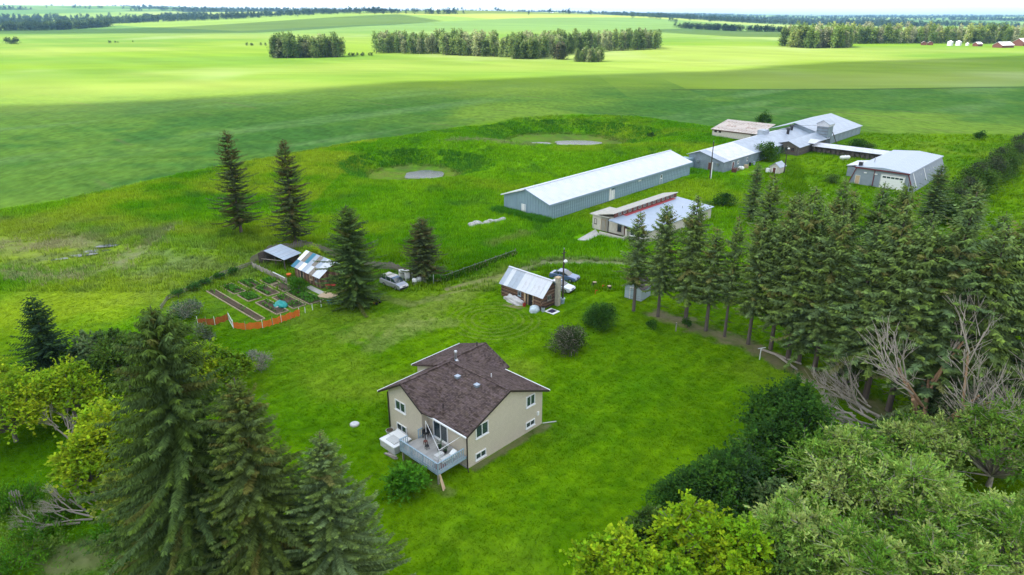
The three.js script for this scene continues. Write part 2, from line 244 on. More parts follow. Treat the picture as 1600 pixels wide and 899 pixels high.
function groundColor(x, z) {
  const D = -z; let c;
  const big = fbm(x * 0.025 + 7, z * 0.025, 3), mid = fbm(x * 0.13, z * 0.13 + 5, 3), fine = D < 230 ? vn(x * 1.1, z * 1.1) * 0.6 + vn(x * 3.1 + 8, z * 3.1) * 0.4 : 0.5;
  const cs = D > 90 ? cropSide(x, z) + 5 * (vn(x * 0.08, z * 0.08) - 0.5) : -100;
  if (D < 330 && cs < 6) {
    // mown lawn near the house, taller grass in the pasture
    let lawn = mix([0.062, 0.165, 0.001], [0.128, 0.240, 0.002], sst(0.3, 0.75, 0.5 * big + 0.3 * mid + 0.2 * fine));
    lawn = mix(lawn, [0.19, 0.26, 0.018], 0.5 * sst(0.55, 0.8, fbm(x * 0.07 + 50, z * 0.07 + 20, 4)));
    const f = toFarm([0, -60], x, z);
    lawn = lawn.map(q => q * (0.80 + 0.26 * vn(f[0] * 0.10 + 2.5 * vn(f[1] * 0.03, 4), f[1] * 1.15) + 0.14 * vn(f[0] * 0.3, f[1] * 2.6)));                       // mower passes
    if (D < 130) { const r = Math.hypot(x - TURN[0], (z - TURN[1])) + 0.6 * vn(x * 0.3, z * 0.3); if (r < 8) lawn = mix(lawn, [0.2, 0.25, 0.05], 0.4 * sst(0.55, 0.9, 0.5 + 0.5 * Math.sin(r * 6.0)) * sst(8, 6.5, r) * sst(1.5, 3, r) * sst(0.25, 0.6, vn(x * 0.2 + 9, z * 0.2))); }
    let past = mix([0.070, 0.225, 0.001], [0.160, 0.335, 0.003], sst(0.28, 0.72, 0.45 * big + 0.35 * mid + 0.2 * fine));
    past = mix(past, [0.25, 0.33, 0.012], (x < -45 ? 0.8 : 0.55) * sst(x < -45 ? 0.36 : 0.5, x < -45 ? 0.62 : 0.78, fbm(x * 0.045 + 80, z * 0.06, 4)));
    past = mix(past, [0.042, 0.125, 0.015], 0.5 * sst(0.62, 0.8, fbm(x * 0.16 + 33, z * 0.16, 3)));
    const wild = clamp(sst(102, 118, D + 0.25 * x) * (1 - sst(40, 60, x - 0.3 * (D - 130))) + sst(-44, -58, x + 0.2 * (D - 90)) * sst(72, 92, D));
    c = mix(lawn, past, wild);
    const sx = x - SLOUGH[0], sz = z - SLOUGH[1] - 0.42 * sx, sl = Math.exp(-((sx / 34) ** 2) - ((sz / 13) ** 2));
    if (sl > 0.03) c = mix(c, mix([0.22, 0.28, 0.03], [0.2, 0.2, 0.09], sst(0.35, 0.7, fbm(x * 0.3, z * 0.3 + 70, 3))), 0.75 * sl);
    for (const m of MARKS) if (x > m.x0 && x < m.x1 && z > m.z0 && z < m.z1) { const d = distTo(m.p, x, z) / m.w + 1.1 * (fbm(x * 0.9 + 4, z * 0.9, 3) - 0.5) + 0.5 * (mid - 0.5); c = mix(c, m.c, m.s * (1 - sst(0.35, 1.15, d)) * (0.65 + 0.5 * fine)); }
    c = c.map(q => q * (0.8 + 0.4 * fine));
    if (D > 150) { const h = hAt(x, z); if (h < -2.2) c = mix(c, mix([0.115, 0.085, 0.052], [0.09, 0.14, 0.03], sst(0.35, 0.65, fbm(x * 0.5, z * 0.5, 3))), 0.5 * sst(-3.2, -3.8, h + 0.9 * (mid - 0.5))); }   // mud and dead reeds at the water
  }
  if (cs > -6) {
    const f = toFarm([0, -300], x, z), rowsN = 0.5 + 0.5 * Math.sin(f[0] * 0.9 + 3 * vn(f[0] * 0.01, f[1] * 0.01)), tram = sst(0.93, 1, Math.sin(f[0] * 0.26 + 1.2 * vn(f[1] * 0.01, 1)));
    let crop = mix([0.058, 0.158, 0.028], [0.120, 0.228, 0.030], sst(0.3, 0.7, 0.6 * big + 0.4 * mid));
    crop = mix(crop, [0.048, 0.128, 0.018], 0.55 * sst(0.3, 0.6, fbm(x * 0.006 + 20, z * 0.01 + 3, 3) + 0.0011 * x));             // broad darker green patches, more of them towards the right
    crop = mix(crop, [0.17, 0.28, 0.09], 0.4 * sst(0.5, 0.8, fbm(f[0] * 0.012 + 3, f[1] * 0.05, 4)));
    crop = mix(crop, [0.21, 0.32, 0.03], 0.55 * sst(0.54, 0.76, fbm(x * 0.012 + 60, z * 0.014 + 11, 4)));
    crop = crop.map(q => q * (0.93 + 0.08 * rowsN * (1 - sst(250, 480, D)) + 0.04 * sst(250, 480, D) + 0.10 * (vn(f[0] * 0.35, f[1] * 0.05 + 3) - 0.5) + 0.16 * (vn(f[0] * 0.9, f[1] * 0.25) - 0.5) + 0.34 * (vn(x * 0.8, z * 0.35) - 0.5) + 0.2 * (vn(x * 2.1, z * 0.9) - 0.5)));
    crop = mix(crop, [0.16, 0.13, 0.07], 0.35 * tram * sst(0.5, 0.75, fbm(x * 0.03, z * 0.03, 3)));
    // far fields: yellower stands right, painted sunlight left, with paler and greener sweeps
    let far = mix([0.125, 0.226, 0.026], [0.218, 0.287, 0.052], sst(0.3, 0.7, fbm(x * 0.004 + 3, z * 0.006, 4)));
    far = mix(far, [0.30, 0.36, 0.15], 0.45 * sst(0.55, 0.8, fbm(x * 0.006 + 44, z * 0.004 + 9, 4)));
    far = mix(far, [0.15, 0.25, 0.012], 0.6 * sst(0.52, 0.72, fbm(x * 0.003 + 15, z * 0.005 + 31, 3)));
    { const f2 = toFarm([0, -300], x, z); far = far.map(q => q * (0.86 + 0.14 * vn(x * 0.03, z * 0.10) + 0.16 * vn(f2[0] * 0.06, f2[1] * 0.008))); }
    const edge = x > 60 ? 395 + 0.02 * x + (x > 200 ? 0.12 * (x - 200) : 0) : 325 + 0.38 * clamp(x + 220, 0, 280);  // on the left the sunlit tone is painted along the cloud shade boundary
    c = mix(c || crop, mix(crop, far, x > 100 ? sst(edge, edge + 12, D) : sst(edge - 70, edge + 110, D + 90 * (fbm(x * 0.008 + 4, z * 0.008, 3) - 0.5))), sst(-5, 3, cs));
    if (x > 90 && D > 380 && D < 560) c = mix(c, [0.05, 0.075, 0.02], 0.75 * (1 - sst(1.2, 3.2, Math.abs(D - edge - 2 + 2 * (vn(x * 0.05, 3) - 0.5)))));
    if (D > 1000) {                                                // patchwork of far quarter sections
      const q = toFarm([0, 0], x + 140 * (fbm(x * 0.001, z * 0.001, 2) - 0.5), z), i = Math.floor(q[0] / 800), j = Math.floor(q[1] / 800), k = LAT[(i & 255) + ((j & 255) << 8)];
      const pal = [[0.20, 0.30, 0.05], [0.11, 0.21, 0.045], [0.30, 0.36, 0.06], [0.15, 0.25, 0.06], [0.26, 0.33, 0.08]][Math.floor(k * 5)];
      c = mix(c, pal.map(v => v * (0.9 + 0.2 * vn(x * 0.006, z * 0.02))), sst(1100, 1900, D));
      const wood = fbm(x * 0.0011 + 12, z * 0.0016 + 4, 4); c = mix(c, [0.030, 0.055, 0.022], sst(0.545, 0.575, wood) * sst(3000, 3900, D));
    }
  }
  return c;
}
function tile(name, x0, x1, d0, d1, nx, nd, tw, th, rough, bump) {
  const pos = [], uv = [], idx = [], W = nx + 3, at = (i, j) => j * W + i;
  for (let j = -1; j <= nd + 1; j++) for (let i = -1; i <= nx + 1; i++) {
    const ii = clamp(i, 0, nx), jj = clamp(j, 0, nd), x = x0 + (x1 - x0) * ii / nx, D = d0 + (d1 - d0) * jj / nd, skirt = i !== ii || j !== jj;
    pos.push(x, hAt(x, -D) - (skirt ? 0.5 + D * 0.004 : 0), -D); uv.push(ii / nx, jj / nd);
  }
  for (let j = 0; j < nd + 2; j++) for (let i = 0; i < nx + 2; i++) { const a = at(i, j), b = at(i + 1, j), c = at(i + 1, j + 1), d = at(i, j + 1); idx.push(a, b, c, a, c, d); }
  const g = new THREE.BufferGeometry(); g.setAttribute('position', new THREE.Float32BufferAttribute(pos, 3)); g.setAttribute('uv', new THREE.Float32BufferAttribute(uv, 2)); g.setIndex(idx); g.computeVertexNormals();
  const map = tex(tw, th, (u, v) => groundColor(x0 + (x1 - x0) * u, -(d0 + (d1 - d0) * v))); map.wrapS = map.wrapT = THREE.ClampToEdgeWrapping;
  const o = { map }; if (bump) { o.bumpMap = tex(256, 256, (u, v) => 0.5 * tn(u, v, 12, 1) + 0.3 * tn(u, v, 40, 2) + 0.2 * tn(u, v, 100, 3), [(x1 - x0) / bump[0], (d1 - d0) / bump[0]], true); o.bumpScale = bump[1]; }
  return setting(name, g, std([1, 1, 1], 1, o));
}
tile('lawn', -95, 95, 14, 104, 190, 120, 2048, 1024, 1, [14, 0.12]);
tile('pasture', -175, 175, 104, 204, 230, 110, 2048, 700, 1, [22, 0.35]);
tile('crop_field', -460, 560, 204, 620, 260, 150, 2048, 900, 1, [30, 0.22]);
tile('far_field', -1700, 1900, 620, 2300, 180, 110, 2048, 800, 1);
tile('distant_farmland', -11000, 12000, 2300, 15000, 230, 130, 2048, 900, 1);
for (const [x0, x1, d0, d1] of [[-1700, 1900, -700, 14], [-1700, -95, 14, 104], [95, 1900, 14, 104], [-1700, -175, 104, 204], [175, 1900, 104, 204], [-1700, -460, 204, 620], [560, 1900, 204, 620]]) {
  tile('outer_field', x0, x1, d0, d1, 12, 12, 64, 64, 1);
}

// water in the two dugouts and the slough
function pool(name, label, cx, cz, rx, rz, y, seed, turn = 0) {
  const s = new THREE.Shape(), n = 40; for (let i = 0; i < n; i++) { const a = i / n * 2 * Math.PI, k = 0.75 + 0.5 * fbm(Math.cos(a) * 1.7 + seed, Math.sin(a) * 1.7 + seed, 3); s[i ? 'lineTo' : 'moveTo'](Math.cos(a) * rx * k, Math.sin(a) * rz * k); }
  const g = new THREE.ShapeGeometry(s).rotateX(-Math.PI / 2).rotateY(turn).translate(cx, y, cz); const m = setting(name, g, M.water, 'structure', label); return m;
}
pool('pond_water', 'small grey pond in the near grassy dugout', -25.5, -197.5, 5.8, 6, -3.75, 3);
pool('pond_water', 'shallow weedy pond in the far dugout', 24, -251, 9, 5, -3.85, 9);
pool('pond_water', 'small puddle beside the weedy far pond', 10, -250, 4, 2.5, -3.85, 12);
for (const [px, py, rx, rz, s] of [[150, 388, 2.6, 0.9, 5], [120, 397, 3.2, 0.8, 6], [90, 405, 1.7, 0.6, 7], [172, 382, 2.6, 0.9, 8], [268, 368, 1.3, 0.5, 2]]) { const [x, z] = G(px, py, -0.4); pool('slough_water', undefined, x, z, rx, rz, hAt(x, z) + 0.10, s, 0.4); }

// ---------------------------------------------------------------- clouds high above, whose shade lies over the farm (all out of the frame)
const CLOUD_Y = 1500, cloudMat = new THREE.MeshPhysicalMaterial({ color: 0xffffff, roughness: 1, transmission: 0.55, thickness: 0, transparent: true, opacity: 0.8, specularIntensity: 0, side: THREE.DoubleSide });
function cloud(label, ring, seed, mid) {                                // ring: outline of its shade on the ground
  let cx = 0, cz = 0; if (mid) [cx, cz] = mid; else ring.forEach(p => { cx += p[0] / ring.length; cz += p[1] / ring.length; });
  const n = 360, R = 10, pos = [], idx = [], rad = [];
  for (let i = 0; i < n; i++) {
    const a = i / n * 2 * Math.PI, dx = Math.cos(a), dz = Math.sin(a); let best = 0;
    for (let k = 0; k < ring.length; k++) { const p = ring[k], q = ring[(k + 1) % ring.length], ex = q[0] - p[0], ez = q[1] - p[1], det = dx * -ez + dz * ex; if (Math.abs(det) < 1e-9) continue; const ux = p[0] - cx, uz = p[1] - cz, t = (ux * -ez + uz * ex) / det, s = (dx * uz - dz * ux) / det; if (t > 0 && s >= 0 && s <= 1) best = Math.max(best, t); }
    rad.push(best * (1 + 0.05 * (fbm(dx * 9 + seed, dz * 9 + seed, 4) - 0.5)));
  }
  for (const side of [1, -0.3]) for (let r = 0; r <= R; r++) for (let i = 0; i < n; i++) { const a = i / n * 2 * Math.PI, k = r / R, x = Math.cos(a) * rad[i] * k, z = Math.sin(a) * rad[i] * k, t = Math.sqrt(1 - k * k); pos.push(x, side * 60 * t * (0.6 + 0.8 * fbm(x * 0.008 + seed, z * 0.008, 3)), z); }
  for (let s = 0; s < 2; s++) for (let r = 0; r < R; r++) for (let i = 0; i < n; i++) { const o = s * (R + 1) * n, a = o + r * n + i, b = o + r * n + (i + 1) % n, c = a + n, d = b + n; if (s) idx.push(a, c, b, b, c, d); else idx.push(a, b, c, b, d, c); }
  const g = new THREE.BufferGeometry(); g.setAttribute('position', new THREE.Float32BufferAttribute(pos, 3)); g.setIndex(idx); g.computeVertexNormals();
  const m = setting('cloud', g, cloudMat); m.userData.label = label; m.position.set(cx + SUN.x / SUN.y * CLOUD_Y, CLOUD_Y, cz + SUN.z / SUN.y * CLOUD_Y);
}
const shade = a => a.map(p => G(p[0], p[1]));
cloud('broad cloud shading the farmyard', [[-800, 350], [-800, -215], ...shade([[-200, 176], [0, 165], [150, 160], [300, 153], [430, 147], [520, 135], [640, 127], [760, 125], [900, 117], [1000, 114], [1120, 112], [1200, 103], [1300, 96], [1450, 93], [1600, 87]]), [900, -800], [1200, -300], [900, 350]], 3, [150, -180]);
cloud('cloud shading the far left fields', shade([[-150, 52], [0, 53], [200, 53], [400, 52], [560, 48], [700, 44], [640, 40], [450, 43], [200, 46], [0, 47]]), 11);
cloud('cloud shading the fields before the far right wood', shade([[990, 50], [1060, 53], [1150, 57], [1260, 58], [1300, 52], [1200, 49], [1080, 47]]), 21);
cloud('cloud shading the crest of the far fields', shade([[560, 38], [700, 40], [860, 38], [950, 37], [800, 35], [650, 36]]), 31);

// haze over the distance
scene.fog = new THREE.FogExp2(new THREE.Color(0.34, 0.66, 1.0), 0.00006);

// ---------------------------------------------------------------- parts that several buildings share
// a window in a wall: o = middle on the wall's face, face = 'x-', 'x+', 'z+' or 'z-' (the way it looks), w x h; bars upright
function windowAt(parent, face, x, y, z, w, h, bars = 1, frameMat = M.white, sill = true) {
  const g = new THREE.Group(); g.name = 'window'; g.position.set(x, y, z); g.rotation.y = { 'z+': 0, 'x+': Math.PI / 2, 'z-': Math.PI, 'x-': -Math.PI / 2 }[face]; parent.add(g);
  const t = Math.min(0.09, w * 0.12);
  part(g, 'frame', join([bx(w, t, 0.12, 0, h / 2 - t / 2, 0.03), bx(w, t, 0.12, 0, -h / 2 + t / 2, 0.03), bx(t, h - 2 * t, 0.12, -w / 2 + t / 2, 0, 0.03), bx(t, h - 2 * t, 0.12, w / 2 - t / 2, 0, 0.03), ...Array.from({ length: bars }, (_, i) => bx(t * 0.8, h - 2 * t, 0.1, -w / 2 + w * (i + 1) / (bars + 1), 0, 0.028))]), frameMat);
  for (let i = 0; i <= bars; i++) { const a = w / (bars + 1); part(g, 'pane', bx(a - t * 0.8, h - 2 * t, 0.02, -w / 2 + a * (i + 0.5), 0, 0.02), M.glass); }
  if (sill) part(g, 'sill', bx(w + 0.1, 0.05, 0.16, 0, -h / 2 - 0.03, 0.08), frameMat);
  return g;
}
function doorAt(parent, face, x, y, z, w, h, mat, frameMat = M.trim) {
  const g = new THREE.Group(); g.name = 'door'; g.position.set(x, y, z); g.rotation.y = { 'z+': 0, 'x+': Math.PI / 2, 'z-': Math.PI, 'x-': -Math.PI / 2 }[face]; parent.add(g);
  part(g, 'door_leaf', bx(w, h, 0.06, 0, h / 2, 0.01), mat);
  part(g, 'door_frame', join([bx(0.1, h + 0.1, 0.14, -w / 2 - 0.05, h / 2 + 0.05, 0.02), bx(0.1, h + 0.1, 0.14, w / 2 + 0.05, h / 2 + 0.05, 0.02), bx(w, 0.1, 0.14, 0, h + 0.05, 0.02)]), frameMat);
  part(g, 'handle', bx(0.05, 0.16, 0.08, w * 0.4, h * 0.48, 0.07), M.steel);
  return g;
}

// ---------------------------------------------------------------- the house
const HOUSE = G(731, 733);
{
  const o = thing('house', 'beige two-storey house with brown shingle roof in the middle of the lawn', 'house', HOUSE[0], HOUSE[1], FARM);
  const P1 = 0.42, R1 = 6.5, X1 = 5.3, y1 = x => R1 - P1 * Math.abs(x - X1), P3 = 0.6, R3 = 6.5, Z3 = -8.1, y3 = z => R3 - P3 * Math.abs(z - Z3), Z2 = -9.6, R2 = 5.7;
  const T = 0.2;
  const wall = (n, g) => { const m = part(o, 'wall', g, M.siding); if (n) m.userData.label = n; return m; };
  wall('beige gable end wall', solid([[0, 0], [10.6, 0], [10.6, y1(10.6) - T - 0.02], [X1, R1 - T - 0.02], [0, y1(0) - T - 0.02]], 'z', -8.2, 0));
  wall('beige gable wall beside the deck', solid([[-10.85, 0], [-5.6, 0], [-5.6, y3(-5.6) - T - 0.02], [Z3, R3 - T - 0.02], [-10.85, y3(-10.85) - T - 0.02]], 'x', -0.8, 5));
  wall(null, solid([[-13.5, 0], [-6.2, 0], [-6.2, 4.1], [Z2, R2 - T - 0.1], [-13.5, 4.0]], 'x', 5.1, 11.4));
  part(o, 'foundation', join([bx(10.66, 0.16, 8.2, 5.3, 0.08, -4.13), bx(5.9, 0.16, 5.32, 2.1, 0.08, -8.2)]), M.concrete);
  // roof slopes
  const roof = (a, b, c, d) => part(o, 'roof_slope', slab(a, b, c, d, T), M.shingle);
  const zF = 0.5, e0 = -0.5, e1 = 11.1;
  roof([e0, y1(e0), -4.6], [e0, y1(e0), zF], [X1, R1, zF], [X1, R1, -8.1]);
  roof([e1, y1(e1), zF], [e1, y1(e1), -8.1], [X1, R1, -8.1], [X1, R1, zF]);
  const f0 = -1.25, zl = -12.0, zr = -4.95, zv = Z3 + (R3 - y1(e0)) / P3;
  roof([X1 - 0.02, y3(zl) + 0.003, zl], [f0, y3(zl) + 0.003, zl], [f0, R3 + 0.003, Z3], [X1 - 0.02, R3 + 0.003, Z3]);
  roof([f0, y3(zr) + 0.004, zr], [e0, y1(e0) + 0.004, zv], [X1, R3 + 0.004, Z3], [f0, R3 + 0.004, Z3]);
  roof([10.2, y3(zl) + 0.005, zl], [X1, y3(zl) + 0.005, zl], [X1, R3 + 0.005, Z3], [X1 + 0.02, R3 + 0.005, Z3]);
  roof([11.9, 4.15, -13.95], [4.7, 4.15, -13.95], [4.7, R2, Z2], [11.9, R2, Z2]);
  roof([4.7, 4.05, -5.9], [11.9, 4.05, -5.9], [11.9, R2 + 0.004, Z2], [4.7, R2 + 0.004, Z2]);
  part(o, 'ridge_cap', join([bx(0.3, 0.05, 8.5, X1, R1 + 0.0, -3.9), bx(6.4, 0.05, 0.3, 2.0, R3 + 0.01, Z3), bx(7.2, 0.05, 0.3, 8.3, R2 + 0.01, Z2)]), M.shingle);
  // eaves: fascia boards and gutters
  const fas = (a, b, c, d) => part(o, 'fascia', slab(a, b, c, d, 0.04), M.brown);
  const rake = (x0, y0, x1, y1_, z) => fas([x0, y0 - 0.22, z], [x1, y1_ - 0.22, z], [x1, y1_ - 0.01, z], [x0, y0 - 0.01, z]);
  rake(e0, y1(e0), X1, R1, zF + 0.045); rake(X1, R1, e1, y1(e1), zF + 0.045);
  const rakeX = (z0, y0, z1, y1_, x) => fas([x, y0 - 0.22, z0], [x, y1_ - 0.22, z1], [x, y1_ - 0.01, z1], [x, y0 - 0.01, z0]);
  rakeX(zl, y3(zl), Z3, R3, f0 - 0.045); rakeX(Z3, R3, zr, y3(zr), f0 - 0.045);
  part(o, 'gutter', bx(0.12, 0.14, 5.6, e0 - 0.08, y1(e0) - 0.1, -2.3), M.white); part(o, 'gutter', bx(6.4, 0.12, 0.12, 1.95, y3(zl) - 0.1, zl - 0.08), M.white);
  part(o, 'gutter', bx(0.12, 0.14, 6.4, e1 + 0.08, y1(e1) - 0.1, -2.7), M.white); part(o, 'gutter', bx(7.2, 0.12, 0.12, 8.3, 4.06, -14.02), M.white);
  part(o, 'downpipe', bx(0.1, 4.0, 0.1, -0.07, 2.1, 0.06), M.brown); part(o, 'downpipe', bx(0.1, 4.2, 0.1, -0.86, 2.2, -10.9), M.brown);
  part(o, 'downspout_extension', rod([-0.07, 0.1, 0.1], [-0.35, 0.06, 0.5], 0.05), M.brown); part(o, 'downspout_extension', rod([10.6, 0.1, 0.1], [11.9, 0.07, 0.9], 0.05), M.trim);
  // openings
  windowAt(o, 'z+', 1.9, 3.5, 0, 1.65, 1.4, 1); windowAt(o, 'z+', 8.75, 3.65, 0, 1.3, 1.25, 1); windowAt(o, 'z+', 1.68, 0.78, 0, 1.4, 0.75, 1); windowAt(o, 'z+', 8.75, 0.9, 0, 1.35, 0.7, 1);
  windowAt(o, 'x-', -0.8, 3.42, -8.9, 1.65, 1.15, 1); windowAt(o, 'x-', -0.8, 0.85, -8.9, 1.6, 0.85, 1);
  const pd = windowAt(o, 'x-', 0, 2.62, -3.75, 2.15, 2.25, 1); pd.name = 'patio_door';
  // on the roof
  for (const [x, z] of [[4.0, -5.6], [4.1, -2.9]]) { const v = part(o, 'roof_vent', bx(0.42, 0.2, 0.42, x, y1(x) + 0.13, z), M.greyWall); part(v, 'vent_cap', bx(0.5, 0.05, 0.5, x, y1(x) + 0.27, z), M.greyRoof); }
  part(o, 'roof_vent', bx(0.35, 0.12, 0.35, 0.2, y1(0.2) + 0.1, -5.3), M.trim);
  part(o, 'vent_pipe', cyl(0.05, 0.05, 0.65, 0.7, y1(0.7) - 0.1, -4.1), M.black); part(o, 'vent_pipe', cyl(0.045, 0.045, 0.5, 6.4, y1(6.4) - 0.1, -3.2), M.white); part(o, 'vent_pipe', cyl(0.06, 0.06, 0.6, 10.6, R2 - 0.1, Z2 - 0.1), M.black);
  const ch = part(o, 'flue', cyl(0.13, 0.13, 1.3, 7.0, 5.2, -9.2, 12), M.steel); part(ch, 'flue_cap', cyl(0.2, 0.16, 0.14, 7.0, 6.5, -9.2, 12), M.steel); part(ch, 'flashing', cyl(0.34, 0.18, 0.25, 7.0, 5.42, -9.2, 12), M.steel);
  part(o, 'meter_box', bx(0.25, 0.4, 0.14, 9.9, 1.6, 0.07), M.white);
}
{
  const [x, z] = toWorld(HOUSE, 0, 0), o = thing('deck', 'raised wooden deck with pale blue railing against the house', 'deck', x, z, FARM);
  const x0 = -3.55, x1 = -0.02, z0 = -5.6, z1 = -0.12, y = 1.45;
  for (let i = 0; i < 25; i++) part(o, 'deck_board', bx(0.135, 0.04, z1 - z0, x0 + 0.07 + i * 0.1411, y - 0.02, (z0 + z1) / 2), M.deck);
  part(o, 'rim_joist', join([bx(0.05, 0.24, z1 - z0, x0 - 0.03, y - 0.16, (z0 + z1) / 2), bx(x1 - x0, 0.24, 0.05, (x0 + x1) / 2, y - 0.16, z1 + 0.03), bx(x1 - x0, 0.24, 0.05, (x0 + x1) / 2, y - 0.16, z0 - 0.03)]), M.rail);
  for (const [px, pz] of [[x0 + 0.15, z1 - 0.15], [x0 + 0.15, (z0 + z1) / 2], [x0 + 0.15, z0 + 0.2]]) part(o, 'post', bx(0.14, y - 0.28, 0.14, px, (y - 0.28) / 2, pz), M.paleWood);
  const railing = (ax, az, bx_, bz) => {
    const L = Math.hypot(bx_ - ax, bz - az), r = new THREE.Group(); r.name = 'railing'; r.position.set(ax, y, az); r.rotation.y = Math.atan2(-(bz - az), bx_ - ax); o.add(r);
    part(r, 'top_rail', bx(L, 0.05, 0.13, L / 2, 0.95, 0), M.rail); part(r, 'bottom_rail', bx(L, 0.07, 0.05, L / 2, 0.12, 0), M.rail);
    const n = Math.round(L / 0.24); for (let i = 0; i <= n; i++) part(r, 'baluster', bx(i % 7 ? 0.085 : 0.1, 0.95, i % 7 ? 0.03 : 0.1, 0.06 + i * (L - 0.12) / n, 0.44, 0), M.rail);
  };
  railing(x0, z1, x1 - 0.3, z1); railing(x0, z0, x0, z1); railing(x0, z0, x0 + 0.95, z0); railing(-1.35, z0, x1 - 0.75, z0);
  for (let i = 0; i < 5; i++) part(o, 'step', bx(0.95, 0.05, 0.3, -2.1, 1.2 - i * 0.27, z0 - 0.2 - i * 0.3), M.paleWood);
  for (const s of [-0.5, 0.5]) part(o, 'stringer', slab([-2.1 + s, 1.4, z0 - 0.05], [-2.1 + s, 1.15, z0 - 0.05], [-2.1 + s, 0, z0 - 1.5], [-2.1 + s, 0.2, z0 - 1.6], 0.05), M.paleWood);
  // white frame of a clothes-line awning over the deck
  part(o, 'awning_frame', join([rod([x0 + 0.5, y, z1 - 0.3], [x0 + 0.5, y + 2.0, z1 - 0.3], 0.035), rod([x0 + 0.5, y + 2.0, z1 - 0.3], [0, y + 2.1, -0.5], 0.025), rod([x0 + 0.5, y + 2, z1 - 0.3], [-0.9, y + 2.1, -4.9], 0.025), rod([-0.9, y, -4.9], [-0.9, y + 2.1, -4.9], 0.035)]), M.white);
}
{
  const put = (n, l, c, x, y, z, parts, turn = FARM) => { const w = toWorld(HOUSE, x, z), o = thing(n, l, c, w[0], w[1], turn, undefined, y); for (const [pn, g, m] of parts) part(o, pn, g, m); return o; };
  put('hot_tub', 'white covered hot tub on the grass beside the deck', 'hot tub', -2.4, 0, -7.9, [['cabinet', bx(2.1, 0.7, 2.3, 0, 0.36, 0), M.tub], ['cover', bx(1.1, 0.12, 2.36, -0.56, 0.79, 0), M.white], ['cover', bx(1.02, 0.12, 2.36, 0.56, 0.79, 0), M.white], ['cover_fold', bx(0.9, 0.12, 1.3, -0.3, 0.92, 0.1, 0, 0, 0.04), M.tub], ['control_panel', bx(0.3, 0.3, 0.04, -0.2, 0.45, 1.17), M.black]]);
  put('planter', 'round grey planter by the gable wall of the house', 'planter', -1.5, 0, -10.1, [['bowl', cyl(0.3, 0.42, 0.4, 0, 0, 0, 14), M.concrete], ['soil', cyl(0.36, 0.36, 0.03, 0, 0.385, 0, 14), M.soil]]);
  put('plank_pile', 'short weathered planks lying below the deck corner', 'planks', -3.9, 0, -6.9, [['plank', bx(0.2, 0.08, 1.6, 0, 0.05, 0, 0, 0.1), M.greyPlank], ['plank', bx(0.2, 0.08, 1.5, 0.25, 0.05, 0.1, 0, -0.05), M.greyPlank], ['plank', bx(0.2, 0.07, 1.3, 0.1, 0.13, 0, 0, 0.3), M.paleWood]]);
  put('deck_mat', 'brown doormat at the outer corner of the deck', 'mat', -2.75, 1.452, -0.75, [['rug', bx(1.1, 0.025, 0.9, 0, 0.0125, 0), M.redbrown], ['border', join([bx(1.16, 0.02, 0.05, 0, 0.012, 0.48), bx(1.16, 0.02, 0.05, 0, 0.012, -0.48)]), M.brown]]);
  put('lounge_chair', 'white cushioned lounger on the deck near the house corner', 'lounger', -1.6, 1.452, -0.9, [['frame', bx(1.7, 0.08, 0.6, 0, 0.24, 0), M.white], ['cushion', bx(1.15, 0.1, 0.55, -0.25, 0.33, 0), M.tub], ['backrest', bx(0.65, 0.1, 0.55, 0.6, 0.47, 0, 0, 0, 0.5), M.white], ['leg', bx(0.06, 0.2, 0.5, -0.75, 0.1, 0), M.white], ['leg', bx(0.06, 0.2, 0.5, 0.6, 0.1, 0), M.white]]);
  put('storage_box', 'white storage box standing on the deck', 'box', -2.0, 1.452, -1.75, [['box', bx(0.9, 0.35, 0.45, 0, 0.175, 0), M.white], ['lid', bx(0.94, 0.06, 0.49, 0, 0.382, 0), M.tub]]);
  for (const [x, z, s, l] of [[-1.1, -1.9, 0.9, 'low leafy plant in a dark pot on the deck, nearest the lounger'], [-1.3, -2.5, 1, 'bushy potted plant on the deck before the patio door'], [-0.9, -2.9, 0.8, 'small potted plant on the deck against the patio door']]) {
    const r = rng(300 + z * 10), pos = []; for (let i = 0; i < 60; i++) { const a = r() * 6.28, e = r() * 0.35, y = 0.28 + r() * 0.4, d = [0.08 * Math.cos(a * 3), 0.04, 0.08 * Math.sin(a * 5)]; const X = Math.cos(a) * e, Z = Math.sin(a) * e; pos.push(X, y, Z, X + d[0] + 0.08, y + 0.06, Z + d[2], X + d[0], y + 0.08, Z + 0.1); }
    put('potted_plant', l, 'plant', x, 1.452, z, [['pot', cyl(0.14, 0.2, 0.28, 0, 0, 0, 12), M.black], ['leaves', soup(pos), std([0.04, 0.1, 0.035], 0.9, { side: THREE.DoubleSide })]]);
  }
  put('barbecue', 'dark barbecue grill on the deck by the far railing', 'grill', -0.65, 1.452, -5.1, [['lid', new THREE.CylinderGeometry(0.26, 0.26, 0.8, 14, 1, false, 0, Math.PI).rotateZ(Math.PI / 2).rotateX(-Math.PI / 2).translate(0, 0.8, 0), M.black], ['firebox', bx(0.8, 0.25, 0.5, 0, 0.68, 0), M.black], ...[[-1, 1], [1, 1], [-1, -1], [1, -1]].map(([a, b]) => ['leg', bx(0.05, 0.56, 0.05, 0.35 * a, 0.28, 0.2 * b), M.black])]);
  for (const [x, z, m, l] of [[-1.5, -4.3, M.redbrown, 'small brown stool on the deck near the grill'], [-1.9, -3.6, M.black, 'small black stool on the deck near the patio door']]) put('stool', l, 'stool', x, 1.452, z, [['seat', cyl(0.2, 0.2, 0.06, 0, 0.34, 0, 14), m], ...[0, 1, 2, 3].map(i => ['leg', bx(0.04, 0.36, 0.04, 0.13 * (i & 1 ? 1 : -1), 0.18, 0.13 * (i & 2 ? 1 : -1)), m])]);
